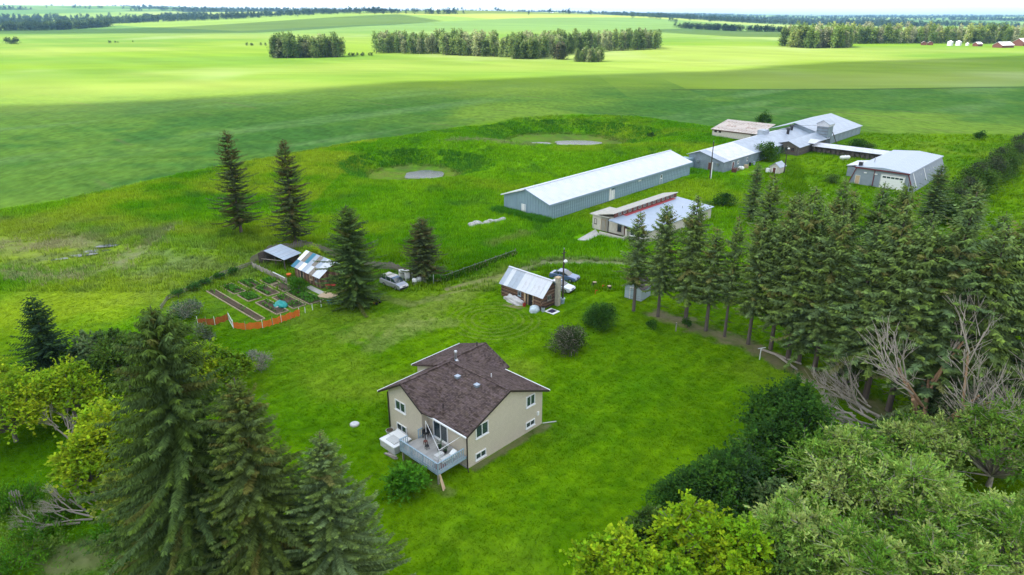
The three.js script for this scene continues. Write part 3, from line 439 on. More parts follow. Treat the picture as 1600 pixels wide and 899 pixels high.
  put('leaning_board', 'tan boards leaning on the deck post from the grass', 'boards', -3.5, 0, 0.35, [['board', slab([-0.2, 0, 0.3], [0.14, 0, 0.3], [0.06, 1.35, -0.2], [-0.1, 1.35, -0.2], 0.03), M.tan], ['board', slab([-0.28, 0, 0.42], [-0.1, 0, 0.42], [-0.06, 0.9, 0], [-0.2, 0.9, 0], 0.03), M.tan]]);
  const l = G(554, 664), s = thing('septic_lid', 'round pale concrete well lid in the lawn', 'lid', l[0], l[1]); part(s, 'collar', cyl(0.5, 0.5, 0.12, 0, 0, 0, 24), M.concrete); part(s, 'cover', cyl(0.44, 0.4, 0.07, 0, 0.12, 0, 24), M.tub); part(s, 'handle', tube([[-0.12, 0.18, 0], [-0.1, 0.24, 0], [0.1, 0.24, 0], [0.12, 0.18, 0]], 0.015), M.steel);
  const st = G(440, 712), sp = thing('garden_stake', 'thin dark metal stake upright in the lawn', 'stake', st[0], st[1]); part(sp, 'stake', cyl(0.03, 0.02, 1.7, 0, 0, 0, 6), M.black); part(sp, 'bracket', bx(0.16, 0.05, 0.05, 0.05, 1.1, 0), M.black);
}

// ---------------------------------------------------------------- long metal shed
{
  const o = thing('metal_shed', 'long blue-grey metal shed with a white gable roof', 'shed', 7.7, -136.8, FARM + 0.018);
  const L = 58.5, W = 12.8, e = 3.6, pk = 5.75;
  part(o, 'wall', solid([[-W, 0], [0, 0], [0, e], [-W / 2, pk - 0.1], [-W, e]], 'x', 0, L), M.shedWall).userData.label = 'ribbed blue-grey metal walls';
  // rib panels stand on both faces in view
  for (let i = 0; i < 19; i++) part(o, 'wall_panel', join([0, 1, 2, 3].map(k => bx(0.06, e - 0.5, 0.05, 1.0 + i * 3.05 + k * 0.75, (e - 0.5) / 2 + 0.05, 0.03))), M.shedWall);
  for (let i = 0; i < 4; i++) part(o, 'wall_panel', join([0, 1, 2, 3].map(k => { const z = -0.6 - i * 3.1 - k * 0.78, h = e - 0.15 + (pk - e) * (1 - Math.abs(z + W / 2) / (W / 2)); return bx(0.05, h, 0.06, -0.03, h / 2, z); })), M.shedWall);
  part(o, 'roof_slope', slab([-0.5, e - 0.12, 0.45], [L + 0.4, e - 0.12, 0.45], [L + 0.4, pk, -W / 2], [-0.5, pk, -W / 2], 0.12), M.shedRoof);
  part(o, 'roof_slope', slab([L + 0.4, e - 0.12, -W - 0.45], [-0.5, e - 0.12, -W - 0.45], [-0.5, pk, -W / 2], [L + 0.4, pk, -W / 2], 0.12), M.shedRoof);
  part(o, 'ridge_cap', bx(L + 0.9, 0.06, 0.5, L / 2, pk + 0.02, -W / 2), M.shedRoof);
  part(o, 'fascia', bx(L + 0.9, 0.42, 0.06, L / 2 - 0.05, e - 0.36, 0.49), M.shedTrim); part(o, 'track_rail', bx(L * 0.8, 0.1, 0.1, L * 0.52, e - 0.75, 0.1), M.shedTrim);
  part(o, 'rake_trim', slab([-0.54, e - 0.36, 0.47], [-0.54, pk - 0.24, -W / 2], [-0.54, pk + 0.02, -W / 2], [-0.54, e - 0.1, 0.47], 0.04), M.shedTrim); part(o, 'rake_trim', slab([-0.54, pk - 0.24, -W / 2], [-0.54, e - 0.36, -W - 0.47], [-0.54, e - 0.1, -W - 0.47], [-0.54, pk + 0.02, -W / 2], 0.04), M.white);
  part(o, 'corner_trim', bx(0.14, e - 0.2, 0.14, -0.02, e / 2 - 0.1, 0.02), M.shedTrim); part(o, 'base_trim', join([bx(L, 0.14, 0.06, L / 2, 0.07, 0.03), bx(0.06, 0.14, W, -0.03, 0.07, -W / 2)]), M.shedTrim);
  doorAt(o, 'x-', 0, 0.05, -7.1, 0.95, 2.1, M.white, M.white);
  doorAt(o, 'z+', 22.9, 0.05, 0, 1.2, 2.15, M.white, M.white); part(o, 'door_panel', bx(0.6, 2.9, 0.08, 21.75, 1.5, 0.06), M.white);
  windowAt(o, 'z+', 44, 2.0, 0, 0.8, 0.9, 0, M.white); doorAt(o, 'z+', 44, 0.05, 0.0, 0.85, 1.35, M.shedTrim, M.white); windowAt(o, 'z+', 23, 2.75, 0.03, 0.9, 0.5, 0, M.shedTrim, false);
  part(o, 'louvre', bx(1.2, 0.3, 0.08, 34, e - 0.95, 0.06), M.white);
}
// rocks by its corner
{
  const c = G(760, 349), r = rng(9);
  for (let i = 0; i < 12; i++) {
    const g = new THREE.IcosahedronGeometry(1, 1), p = g.attributes.position, s = r() * 50; for (let k = 0; k < p.count; k++) { const q = 0.75 + 0.5 * vn(p.getX(k) * 1.7 + s, p.getY(k) * 1.7 + p.getZ(k) + s); p.setXYZ(k, p.getX(k) * q, p.getY(k) * q * 0.7, p.getZ(k) * q); } g.computeVertexNormals();
    const t = i / 11, x = c[0] - 3.2 + 6.4 * t + (r() - 0.5) * 0.8, z = c[1] + 2 - 4.2 * t + (r() - 0.5) * 1.2, m = setting('field_stone', g, M.rock, undefined), sc = 0.5 + r() * 0.5;
    delete m.userData.kind; m.userData = { label: i === 0 ? 'pale field stone at the near end of the heap by the metal shed' : i === 11 ? 'pale field stone at the shed end of the stone heap' : `${['', 'second', 'third', 'fourth', 'fifth', 'sixth', 'seventh', 'eighth', 'ninth', 'tenth', 'eleventh'][i]} pale stone along the heap, counted towards the metal shed`, category: 'stone', group: 'field stones by the metal shed' }; m.position.set(x, hAt(x, z) + sc * 0.25, z); m.scale.setScalar(sc); m.rotation.y = r() * 6;
  }
}

// ---------------------------------------------------------------- low white house with a clerestory
{
  const w = G(1008.75, 382.5), o = thing('clerestory_house', 'low cream stucco house with a clerestory window strip behind the spruces', 'house', w[0], w[1], FARM);
  const L = 24.5, y0 = 2.5, y1 = 3.1, zc = -8.7, hi = 4.15;
  part(o, 'wall', solid([[-4.6, 0], [0, 0], [0, y0 - 0.15], [-4.6, 2.62]], 'x', 0.4, L), M.stucco);
  part(o, 'wall', solid([[-11.6, 0], [-4.6, 0], [-4.6, 2.62], [-8.5, 2.92], [-8.5, 3.1], [-11.6, 3.1]], 'x', 1.6, L), M.stucco);
  part(o, 'wall', bx(5.8, 2.95, 4.0, 4.5, 1.48, -11.65), M.stucco).userData.label = 'boxy entrance wing';
  part(o, 'roof', slab([-0.3, y0, 0.4], [L + 0.4, y0, 0.4], [L + 0.4, y1, zc + 0.15], [-0.3, y1, zc + 0.15], 0.12), M.shopRoof);
  part(o, 'roof', slab([L + 0.3, 3.35, -11.9], [0.9, 3.35, -11.9], [0.9, hi, zc + 0.3], [L + 0.3, hi, zc + 0.3], 0.13), M.flatRoof);
  part(o, 'roof', bx(6.6, 0.16, 4.6, 4.5, 3.05, -11.7), M.flatRoof); part(o, 'fascia', join([bx(L - 0.6, 0.12, 0.06, L / 2 + 0.6, hi - 0.08, zc + 0.335), bx(0.06, 0.12, 4.7, 1.15, 3.04, -11.7)]), M.trim);
  part(o, 'clerestory_wall', bx(L - 1.6, 1.05, 0.12, L / 2 + 0.9, 3.5, zc + 0.12), M.redbrown); part(o, 'flashing', bx(L - 6, 0.03, 0.75, L / 2 + 1.6, 3.09, zc + 0.6, 0.066), M.red);
  for (let i = 0; i < 12; i++) windowAt(o, 'z+', 3.4 + i * 1.75, 3.6, zc + 0.19, 1.0, 0.62, 1, M.paleWood, false);
  part(o, 'veranda_beam', bx(0.25, 0.4, 4.6, -0.05, 2.42, -2.3), M.brown); for (const z of [-0.25, -4.4]) part(o, 'pier', bx(0.5, 2.2, 0.5, 0.12, 1.1, z), M.stucco);
  windowAt(o, 'x-', 0.4, 1.55, -2.3, 3.0, 1.3, 2, M.white); windowAt(o, 'x-', 1.6, 1.5, -7.1, 0.9, 1.6, 0, M.brown); doorAt(o, 'x-', 1.62, 0.1, -5.6, 0.9, 2.0, M.redbrown, M.trim);
  windowAt(o, 'x-', 1.65, 1.6, -12.9, 0.6, 1.1, 0, M.brown); doorAt(o, 'x-', 1.65, 0.1, -11.0, 0.95, 2.1, M.redbrown, M.tan); part(o, 'drain_pipe', cyl(0.06, 0.06, 2.8, 1.5, 0, -9.75, 8), M.black);
  part(o, 'low_wall', bx(0.25, 0.75, 5.6, -1.2, 0.38, -7.0), M.stucco); part(o, 'low_wall', bx(1.6, 0.75, 0.25, -0.4, 0.38, -4.3), M.stucco); part(o, 'planting', bx(1.5, 0.4, 4.2, -0.3, 0.3, -6.6), M.soil);
  part(o, 'stove_pipe', cyl(0.09, 0.09, 2.2, L - 3, 2.4, -1.6, 8), M.black); part(o, 'vent_pipe', cyl(0.07, 0.07, 0.5, L - 6, 2.7, -3.4, 8), M.steel);
  const p = [[-7.04, -10.92], [1.3, -12.6], [-1.1, -9.86], [-5.4, -9.1]].map(q => toWorld(w, ...q)), s = new THREE.Shape(p.map(q => new THREE.Vector2(q[0], -q[1])));
  setting('patio_slab', new THREE.ExtrudeGeometry(s, { depth: 0.06, bevelEnabled: false }).rotateX(-Math.PI / 2).translate(0, 0.02, 0), M.concrete);
}

// ---------------------------------------------------------------- old barns
{
  const b = [57.1, -181.9], at = (x, z) => toWorld(b, x, z);
  // long barn
  const o = thing('long_barn', 'long weathered grey barn with grey and white metal roofing', 'barn', b[0], b[1], FARM);
  const sec = (x0, x1, zl, zr, yl, yr, zp, yp) => part(o, 'wall', solid([[zl, 0], [zr, 0], [zr, yr - 0.1], [zp, yp - 0.13], [zl, yl - 0.1]], 'x', x0, x1), M.greyWall);
  sec(0.8, 94, -11.4, -0.9, 3.8, 3.0, -8, 5.0);
  const rf = (x0, x1, za, ya, zb, yb, m) => part(o, 'roof_slope', za > zb ? slab([x0, ya, za], [x1, ya, za], [x1, yb, zb], [x0, yb, zb], 0.1) : slab([x1, ya, za], [x0, ya, za], [x0, yb, zb], [x1, yb, zb], 0.1), m);
  rf(0.3, 3.6, -0.5, 2.9, -8, 5.06, M.greyRoof); rf(3.6, 19.5, -0.5, 2.93, -8, 5.09, M.whiteRoof); rf(19.5, 94.5, -0.5, 2.9, -8, 5.06, M.greyRoof); rf(0.3, 94.5, -11.9, 3.75, -8, 5.06, M.whiteRoof);
  part(o, 'wall', solid([[-2.5, 0], [4.3, 0], [4.3, 2.7], [1.2, 4.1], [-2.5, 2.9]], 'x', 38, 62), M.oldWood); rf(37.6, 62, 4.9, 2.6, 1.2, 4.2, M.greyRoof); rf(37.6, 62, -3.2, 3.0, 1.2, 4.2, M.greyRoof);
  part(o, 'wall', solid([[-8, 0], [3.8, 0], [3.8, 2.9], [-6, 5.6], [-8, 5.6]], 'x', 62, 94), M.greyWall); rf(62, 94.5, 4.2, 2.9, -7.5, 6.2, M.greyRoof); rf(56, 94.5, -14, 4.2, -7.5, 6.2, M.greyRoof);
  doorAt(o, 'x-', 0.8, 0.1, -4.7, 1.0, 2.1, M.redbrown, M.paleWood); doorAt(o, 'z+', 6.6, 0.1, -0.9, 1.0, 2.0, M.redbrown, M.white); windowAt(o, 'z+', 9.5, 1.6, -0.9, 1.0, 0.9, 1, M.white); windowAt(o, 'z+', 15, 1.7, -0.9, 0.7, 1, 0, M.white); windowAt(o, 'x-', 38, 1.8, 2.6, 1.0, 1.1, 1, M.redbrown); windowAt(o, 'x-', 38, 1.7, -0.6, 0.8, 0.9, 0, M.brown); windowAt(o, 'x-', 38, 1.7, 0.8, 1.0, 1.2, 0, M.oldWood);
  for (const z of [-2.5, -8.4]) part(o, 'wall_fan', join([bx(0.3, 0.5, 0.7, 0.62, 2.1, z), bx(0.5, 0.08, 0.8, 0.5, 2.4, z)]), M.steel);
  part(o, 'connector', bx(2.2, 2.9, 3.0, -0.3, 1.45, -11.2), M.shedWall); for (const [x, z, h] of [[51, -4.8, 1.5], [57, -6.2, 1.7]]) { const v = part(o, 'ventilator', cyl(0.45, 0.45, h, x, 4.0, z, 10), M.black); part(v, 'hood', cyl(0.75, 0.6, 0.5, x, 4.0 + h, z, 10), M.black); }
  part(o, 'cupola', bx(3.2, 1.9, 2.4, 41, 5.2, -8.6), M.greyRoof); part(o, 'lightning_rod', cyl(0.05, 0.02, 2.2, 41, 6.1, -8, 6), M.steel); part(o, 'roof_cable', tube([[42, 5.9, -8], [50, 5.6, -5.5], [58, 5.9, -5.0], [63, 6.2, 2]], 0.04, 20, 5), M.black);
  // tower
  const t0 = at(59.5, 4.6), t = thing('feed_tower', 'weathered grey elevator tower with a gable cap beside the long barn', 'tower', t0[0], t0[1], FARM);
  part(t, 'shaft', bx(4.2, 6.2, 3.6, 2.1, 3.1, -1.8), M.greyWall); part(t, 'cap_wall', solid([[-3.8, 6.2], [0.2, 6.2], [0.2, 7.1], [-1.8, 8.1], [-3.8, 7.1]], 'x', -0.2, 4.4), M.whiteRoof);
  part(t, 'cap_roof', slab([-0.5, 6.95, 0.5], [4.8, 6.95, 0.5], [4.8, 8.25, -1.8], [-0.5, 8.25, -1.8], 0.08), M.greyRoof); part(t, 'cap_roof', slab([4.8, 6.95, -4.1], [-0.5, 6.95, -4.1], [-0.5, 8.25, -1.8], [4.8, 8.25, -1.8], 0.08), M.greyRoof);
  for (let i = 0; i < 6; i++) part(t, 'siding_band', bx(0.06, 0.1, 3.66, -0.03, 0.9 + i * 0.95, -1.8), M.oldWood); for (const x of [0.6, 1.7, 2.8]) part(t, 'opening', bx(0.55, 2.4, 0.08, x, 1.5, 0.02), M.black); part(t, 'brace', rod([4.2, 4.2, 0], [7.2, 0, 1], 0.12), M.oldWood);
  // rusty barn behind
  const r0 = at(48.5, -30), ru = thing('rusty_barn', 'low barn with a rust-streaked ribbed metal roof behind the long barn', 'barn', r0[0], r0[1], FARM);
  part(ru, 'wall', bx(12, 2.2, 14, 6.3, 1.1, 7), M.stucco); part(ru, 'eave_board', bx(0.2, 0.5, 14.2, 0.2, 2.25, 7), M.redbrown); part(ru, 'roof', slab([-0.3, 2.45, -0.4], [-0.3, 2.45, 17], [11.5, 4.5, 17], [11.5, 4.5, -0.4], 0.1), M.rustRoof);
  for (let i = 0; i < 16; i++) part(ru, 'roof_rib', slab([-0.32, 2.5, i * 1.05 + 0.1], [-0.32, 2.5, i * 1.05 + 0.22], [11.4, 4.54, i * 1.05 + 0.22], [11.4, 4.54, i * 1.05 + 0.1], 0.05), M.rustRoof);
  for (const z of [1.2, 2.8]) part(ru, 'opening', bx(0.06, 0.7, 0.9, 0.26, 1.75, z), M.black);
  // open-fronted run towards the shop
  const l0 = at(47, 4.9), le = thing('open_shed', 'long low open-fronted shed with a pale roof joining the barn and the shop', 'shed', l0[0], l0[1], FARM);
  part(le, 'rear_wall', bx(0.15, 1.9, 22, 3.0, 0.95, 11), M.darkWood); part(le, 'roof', slab([-0.5, 1.95, 0], [-0.5, 1.95, 22], [3.3, 2.6, 22], [3.3, 2.6, 0], 0.1), M.whiteRoof); part(le, 'annex_roof', slab([-1.5, 2.9, -2.8], [-1.5, 2.9, 1.2], [3.6, 3.4, 1.2], [3.6, 3.4, -2.8], 0.1), M.whiteRoof);
  for (let i = 0; i < 16; i++) part(le, 'post', bx(0.16, 1.75, 0.16, 0, 0.87, 0.4 + i * 1.4), M.oldWood); for (let i = 0; i < 15; i++) part(le, 'board', bx(0.06, 0.9 + 0.6 * ((i * 7) % 3) / 2, 0.8, 0.1, 0.75, 1.0 + i * 1.4), M.oldWood);
  // small gabled shed
  const s0 = G(1217, 272), sm = thing('pump_house', 'small white gabled shed standing alone on the grass before the barns', 'shed', s0[0], s0[1], FARM);
  part(sm, 'wall', solid([[-2.6, 0], [0, 0], [0, 1.9], [-1.3, 2.85], [-2.6, 1.9]], 'x', 0, 3.6), M.stucco); part(sm, 'roof_slope', slab([-0.3, 1.75, 0.3], [3.9, 1.75, 0.3], [3.9, 2.97, -1.3], [-0.3, 2.97, -1.3], 0.07), M.greyRoof); part(sm, 'roof_slope', slab([3.9, 1.75, -2.9], [-0.3, 1.75, -2.9], [-0.3, 2.97, -1.3], [3.9, 2.97, -1.3], 0.07), M.greyRoof);
  doorAt(sm, 'x-', 0, 0.05, -1.35, 0.8, 1.6, M.redbrown, M.white); part(sm, 'porch_box', bx(0.8, 1.3, 0.9, -0.4, 0.65, -2.9), M.white);
  // white tank lying in the grass
  const tk = G(1320, 250), ta = thing('propane_tank', 'white tank lying on the grass before the open shed', 'tank', tk[0], tk[1], 0.2); part(ta, 'tank', new THREE.CapsuleGeometry(0.55, 2.2, 4, 12).rotateZ(Math.PI / 2).translate(0, 0.75, 0), M.white); for (const x of [-0.8, 0.8]) part(ta, 'saddle', bx(0.15, 0.35, 0.8, x, 0.17, 0), M.concrete); part(ta, 'valve_dome', cyl(0.15, 0.15, 0.15, 0, 1.25, 0, 8), M.white);
  // clutter by the long barn's door
  const junk = [[1147, 269, 'wooden_crate', 'reddish wooden crate by the long barn corner', 'crate', M.redbrown, 1.1], [1151, 266, 'wooden_crate', 'weathered crate beside the reddish one at the long barn', 'crate', M.greyPlank, 0.9], [1158, 265, 'wrapped_bale', 'white wrapped bale by the long barn door', 'bale', M.white, 1.2], [1166, 262, 'wooden_crate', 'tan crate farthest along the long barn wall', 'crate', M.tan, 1.0], [1172, 259, 'oil_drum', 'black drum by the long barn wall', 'drum', M.black, 1.0], [1178, 258, 'oil_drum', 'dark grey drum beside the black drum at the long barn', 'drum', M.greyRoof, 1.0]];
  for (const [px, py, n, l, c, m, s] of junk) { const q = G(px, py), j = thing(n, l, c, q[0], q[1], FARM + px); if (n === 'wooden_crate') { part(j, 'slats', join([0.15, 0.45, 0.75].map(y => bx(s, 0.24, s, 0, y * s, 0))), m); part(j, 'corner_post', join([-1, 1].flatMap(a => [-1, 1].map(c2 => bx(0.1, s, 0.1, a * s * 0.5, s / 2, c2 * s * 0.5)))), m); } else if (n === 'oil_drum') { part(j, 'drum', cyl(0.32, 0.32, 0.9, 0, 0, 0, 14), m); part(j, 'hoop', join([0.3, 0.6].map(y => cyl(0.34, 0.34, 0.04, 0, y, 0, 14))), m); } else { part(j, 'bale', new THREE.CapsuleGeometry(0.55, 0.6, 3, 12).rotateZ(Math.PI / 2).translate(0, 0.55, 0), m); part(j, 'strap', cyl(0.56, 0.56, 0.05, 0, 0, 0, 14).rotateZ(Math.PI / 2).translate(0, 0.55, 0), M.black); } }
}

// ---------------------------------------------------------------- slant-walled shop
{
  const b = G(1427, 301), o = thing('workshop', 'grey metal workshop with slanting walls, red trim and a white overhead door', 'workshop', b[0], b[1], FARM);
  const L = 30, h = 4.2;
  part(o, 'wall', solid([[-15, 0], [0, 0], [-1.8, h], [-13.6, h]], 'x', 0, L), M.shopWall); part(o, 'roof', solid([[-14.0, h], [-1.4, h], [-1.5, h + 0.2], [-7.5, h + 0.75], [-13.9, h + 0.2]], 'x', -0.35, L + 0.3), M.shopRoof);
  part(o, 'roof_trim', bx(0.08, 0.34, 12.7, -0.4, h + 0.0, -7.7), M.maroon); part(o, 'side_trim', slab([-0.1, 0, 0.12], [-0.1, 0, -0.15], [-0.1, h, -1.95], [-0.1, h, -1.68], 0.1), M.maroon); part(o, 'side_trim', slab([-0.1, 0, -14.85], [-0.1, 0, -15.1], [-0.1, h, -13.7], [-0.1, h, -13.45], 0.1), M.maroon); part(o, 'wall_trim', bx(0.1, h - 0.1, 0.22, -0.06, h / 2, -9.3), M.maroon);
  part(o, 'eave_flashing', slab([-0.4, h - 0.05, -1.5], [L, h - 0.05, -1.5], [L, h + 0.25, -1.62], [-0.4, h + 0.25, -1.62], 0.05), M.white);
  const d = part(o, 'overhead_door', bx(0.1, 3.2, 5.2, -0.05, 1.62, -5.0), M.white); for (let i = 0; i < 5; i++) part(d, 'door_window', bx(0.06, 0.4, 0.8, -0.11, 2.75, -3.1 - i * 0.95), M.glass); for (let i = 1; i < 5; i++) part(d, 'panel_joint', bx(0.02, 0.03, 5.2, -0.105, i * 0.62, -5.0), M.trim); part(o, 'door_frame', join([bx(0.12, 3.5, 0.16, -0.06, 1.75, -2.3), bx(0.12, 3.5, 0.16, -0.06, 1.75, -7.7), bx(0.12, 0.2, 5.5, -0.06, 3.4, -5.0)]), M.tub);
  doorAt(o, 'x-', 0, 0.05, -13.0, 1.0, 2.1, M.tan, M.trim); for (const z of [-8.9, -11.4]) part(o, 'wall_light', bx(0.2, 0.25, 0.6, -0.1, 3.1, z), M.white);
  part(o, 'lean_to', bx(8, 2.6, 3.4, 12, 1.3, -16.6), M.shopWall); part(o, 'lean_to_roof', slab([16.3, 2.8, -18.6], [7.6, 2.8, -18.6], [7.6, 3.5, -14.2], [16.3, 3.5, -14.2], 0.1), M.whiteRoof); for (const x of [3, 12]) part(o, 'wall_strip', slab([x, 0.9, -0.3], [x + 0.5, 0.9, -0.3], [x + 0.5, 3.9, -1.58], [x, 3.9, -1.58], 0.04), M.white);
  part(o, 'chimney', bx(0.8, 1.1, 0.8, 1.2, h + 0.6, -13.2), M.black); part(o, 'chimney', bx(0.5, 0.9, 0.5, 2.4, h + 0.6, -13.3), M.steel); part(o, 'flue', cyl(0.12, 0.12, 1.5, 8, h, -12, 8), M.steel); for (const x of [9, 16, 20]) part(o, 'wall_light', bx(0.3, 0.3, 0.12, x, 2.8, -1.15), M.white);
}

// ---------------------------------------------------------------- log shed
const LOGO = [3.5, -91.1];
{
  const o = thing('log_shed', 'small log shed with a steep striped metal roof beside the parked cars', 'shed', LOGO[0], LOGO[1], FARM), z0 = -7.1, z1 = 0.85, x0 = 0.35, x1 = 4.05, n = 8, lh = 0.26;
  part(o, 'core', bx(x1 - x0 - 0.1, 2.0, z1 - z0 - 0.1, (x0 + x1) / 2, 1.0, (z0 + z1) / 2), M.darkWood); part(o, 'gable_core', solid([[x0 + 0.1, 2.0], [x1 - 0.1, 2.0], [(x0 + x1) / 2, 3.85]], 'z', z0 + 0.15, z1 - 0.12), M.darkWood);
  const log = (a, b, i) => part(o, 'log', rod(a, b, lh * 0.5, lh * 0.47, 8), M.logs[i % 4]);
  for (let i = 0; i < n; i++) { const y = 0.13 + i * lh * 0.98, q = i % 2 * 0.12; if (i < 7) { log([x0, y, z0 - 0.2], [x0, y, -2.6], i); log([x0, y, -0.75], [x0, y, z1 + 0.2], i + 2); } else log([x0, y, z0 - 0.2], [x0, y, z1 + 0.2], i); log([x1, y, z0 - 0.2], [x1, y, z1 + 0.2], i + 1); log([x0 - 0.2, y + q, z1], [x1 + 0.2, y + q, z1], i + 3); log([x0 - 0.2, y + q, z0], [x1 + 0.2, y + q, z0], i); }
  for (let i = 0; i < 6; i++) { const y = 2.2 + i * 0.26, k = (y - 2.0) / 1.9, h = (x1 - x0) / 2 * (1 - k), m = (x0 + x1) / 2; log([m - h, y, z1 - 0.02], [m + h, y, z1 - 0.02], i + 1); }
  windowAt(o, 'z+', 1.75, 1.55, z1 + 0.12, 0.8, 0.8, 1, M.greyPlank); doorAt(o, 'x-', x0 - 0.02, 0.05, -1.35, 0.9, 1.75, M.black, M.tan); part(o, 'doorpost', bx(0.14, 1.85, 0.3, x0 - 0.08, 0.92, -2.45), M.tan); windowAt(o, 'x-', x0 - 0.1, 1.35, -3.5, 0.6, 0.7, 0, M.rail);
  const cols = [M.greyRoof, M.shedRoof, M.greyRoof, M.greyRoof, M.shedRoof, M.whiteRoof, M.shedRoof, M.whiteRoof, M.whiteRoof, M.shedRoof], m = (x0 + x1) / 2, W = (z1 - z0 + 0.9) / 10;
  for (let i = 0; i < 10; i++) { const za = z0 - 0.45 + i * W + 0.006, zb = za + W - 0.012, u = (i % 3) * 0.012; part(o, 'roof_panel', slab([x0 - 0.42, 1.98 + u, za], [x0 - 0.42, 1.98 + u, zb], [m, 4.12 + u, zb], [m, 4.12 + u, za], 0.04), cols[i]); part(o, 'roof_panel', slab([x1 + 0.42, 1.98 + u, zb], [x1 + 0.42, 1.98 + u, za], [m, 4.12 + u, za], [m, 4.12 + u, zb], 0.04), M.greyRoof); }
  part(o, 'ridge_cap', bx(0.35, 0.05, z1 - z0 + 0.9, m, 4.16, (z0 + z1) / 2), M.shedRoof);
  const ch = part(o, 'chimney', bx(0.62, 4.3, 0.62, 3.25, 2.15, z1 + 0.5), speck([0.44, 0.40, 0.31], 0.35, [0.8, 0.8])); part(ch, 'chimney_cap', bx(0.76, 0.16, 0.76, 3.25, 4.38, z1 + 0.5), M.tan);
  // things around it
  const put = (nm, l, c, x, z, parts, t = FARM) => { const w = toWorld(LOGO, x, z), g = thing(nm, l, c, w[0], w[1], t); for (const [pn, ge, ma] of parts) part(g, pn, ge, ma); };
  put('foil_cover', 'crumpled pale sheet heap against the log shed wall', 'heap', -0.45, -4.0, [['sheet', lump(1.9, 1.0, 0.6, 4, 0.35), speck([0.5, 0.48, 0.47], 0.5, [1.2, 1.2])], ['plank', bx(0.08, 0.1, 2.9, -0.62, 0.07, 0.1), M.greyPlank]], FARM + Math.PI / 2);
  put('fuel_can', 'red fuel can by the log shed door', 'fuel can', -0.45, -1.9, [['can', bx(0.4, 0.5, 0.3, 0, 0.25, 0), M.rust], ['spout', rod([0.1, 0.5, 0], [0.25, 0.75, 0], 0.04), M.rust], ['handle', bx(0.26, 0.05, 0.05, -0.04, 0.56, 0), M.rust]]);
  put('wooden_box', 'pale wooden box right of the log shed door', 'box', -0.35, -0.2, [['box', bx(0.55, 0.5, 0.6, 0, 0.25, 0), M.tan], ['lid', bx(0.6, 0.05, 0.65, 0, 0.53, 0), M.plank]]);
  put('wrapped_pile', 'blue-white tarped pile at the log shed corner', 'pile', -0.7, 0.35, [['sheet', lump(0.9, 0.85, 0.65, 7, 0.3), speck([0.5, 0.58, 0.6], 0.4, [1, 1])], ['weight', bx(0.3, 0.12, 0.2, -0.6, 0.06, 0.3), M.rock]]);
  put('trash_bin', 'dark bin by the log shed corner', 'bin', 0.0, 1.35, [['bin', cyl(0.22, 0.28, 0.7, 0, 0, 0, 12), M.greyRoof], ['lid', cyl(0.3, 0.28, 0.06, 0, 0.7, 0, 12), M.black]]);
  put('solar_panel', 'framed dark panel lying on the grass by the log shed', 'panel', 0.8, 2.4, [['board', bx(1.5, 0.06, 1.7, 0, 0.1, 0), M.white], ['panel', bx(1.1, 0.03, 0.95, 0, 0.15, 0), std([0.035, 0.03, 0.075], 0.3)], ['block', bx(1.2, 0.07, 0.2, 0, 0.035, 0), M.paleWood]]);
  put('wash_tub', 'pale tub behind the log shed chimney', 'tub', 4.3, 1.4, [['tub', cyl(0.3, 0.38, 0.8, 0, 0, 0, 14), M.rail], ['rim', new THREE.TorusGeometry(0.38, 0.03, 6, 16).rotateX(Math.PI / 2).translate(0, 0.8, 0), M.white]]);
}
function lump(rx, h, rz, seed, amp) { const g = new THREE.SphereGeometry(1, 20, 10, 0, Math.PI * 2, 0, Math.PI / 2), p = g.attributes.position; for (let i = 0; i < p.count; i++) { const x = p.getX(i), y = p.getY(i), z = p.getZ(i), k = 1 + amp * (fbm(x * 2.4 + seed, z * 2.4 + y * 2, 3) - 0.5) * 2; p.setXYZ(i, x * rx * k, y * h * k, z * rz * k); } g.computeVertexNormals(); return g; }

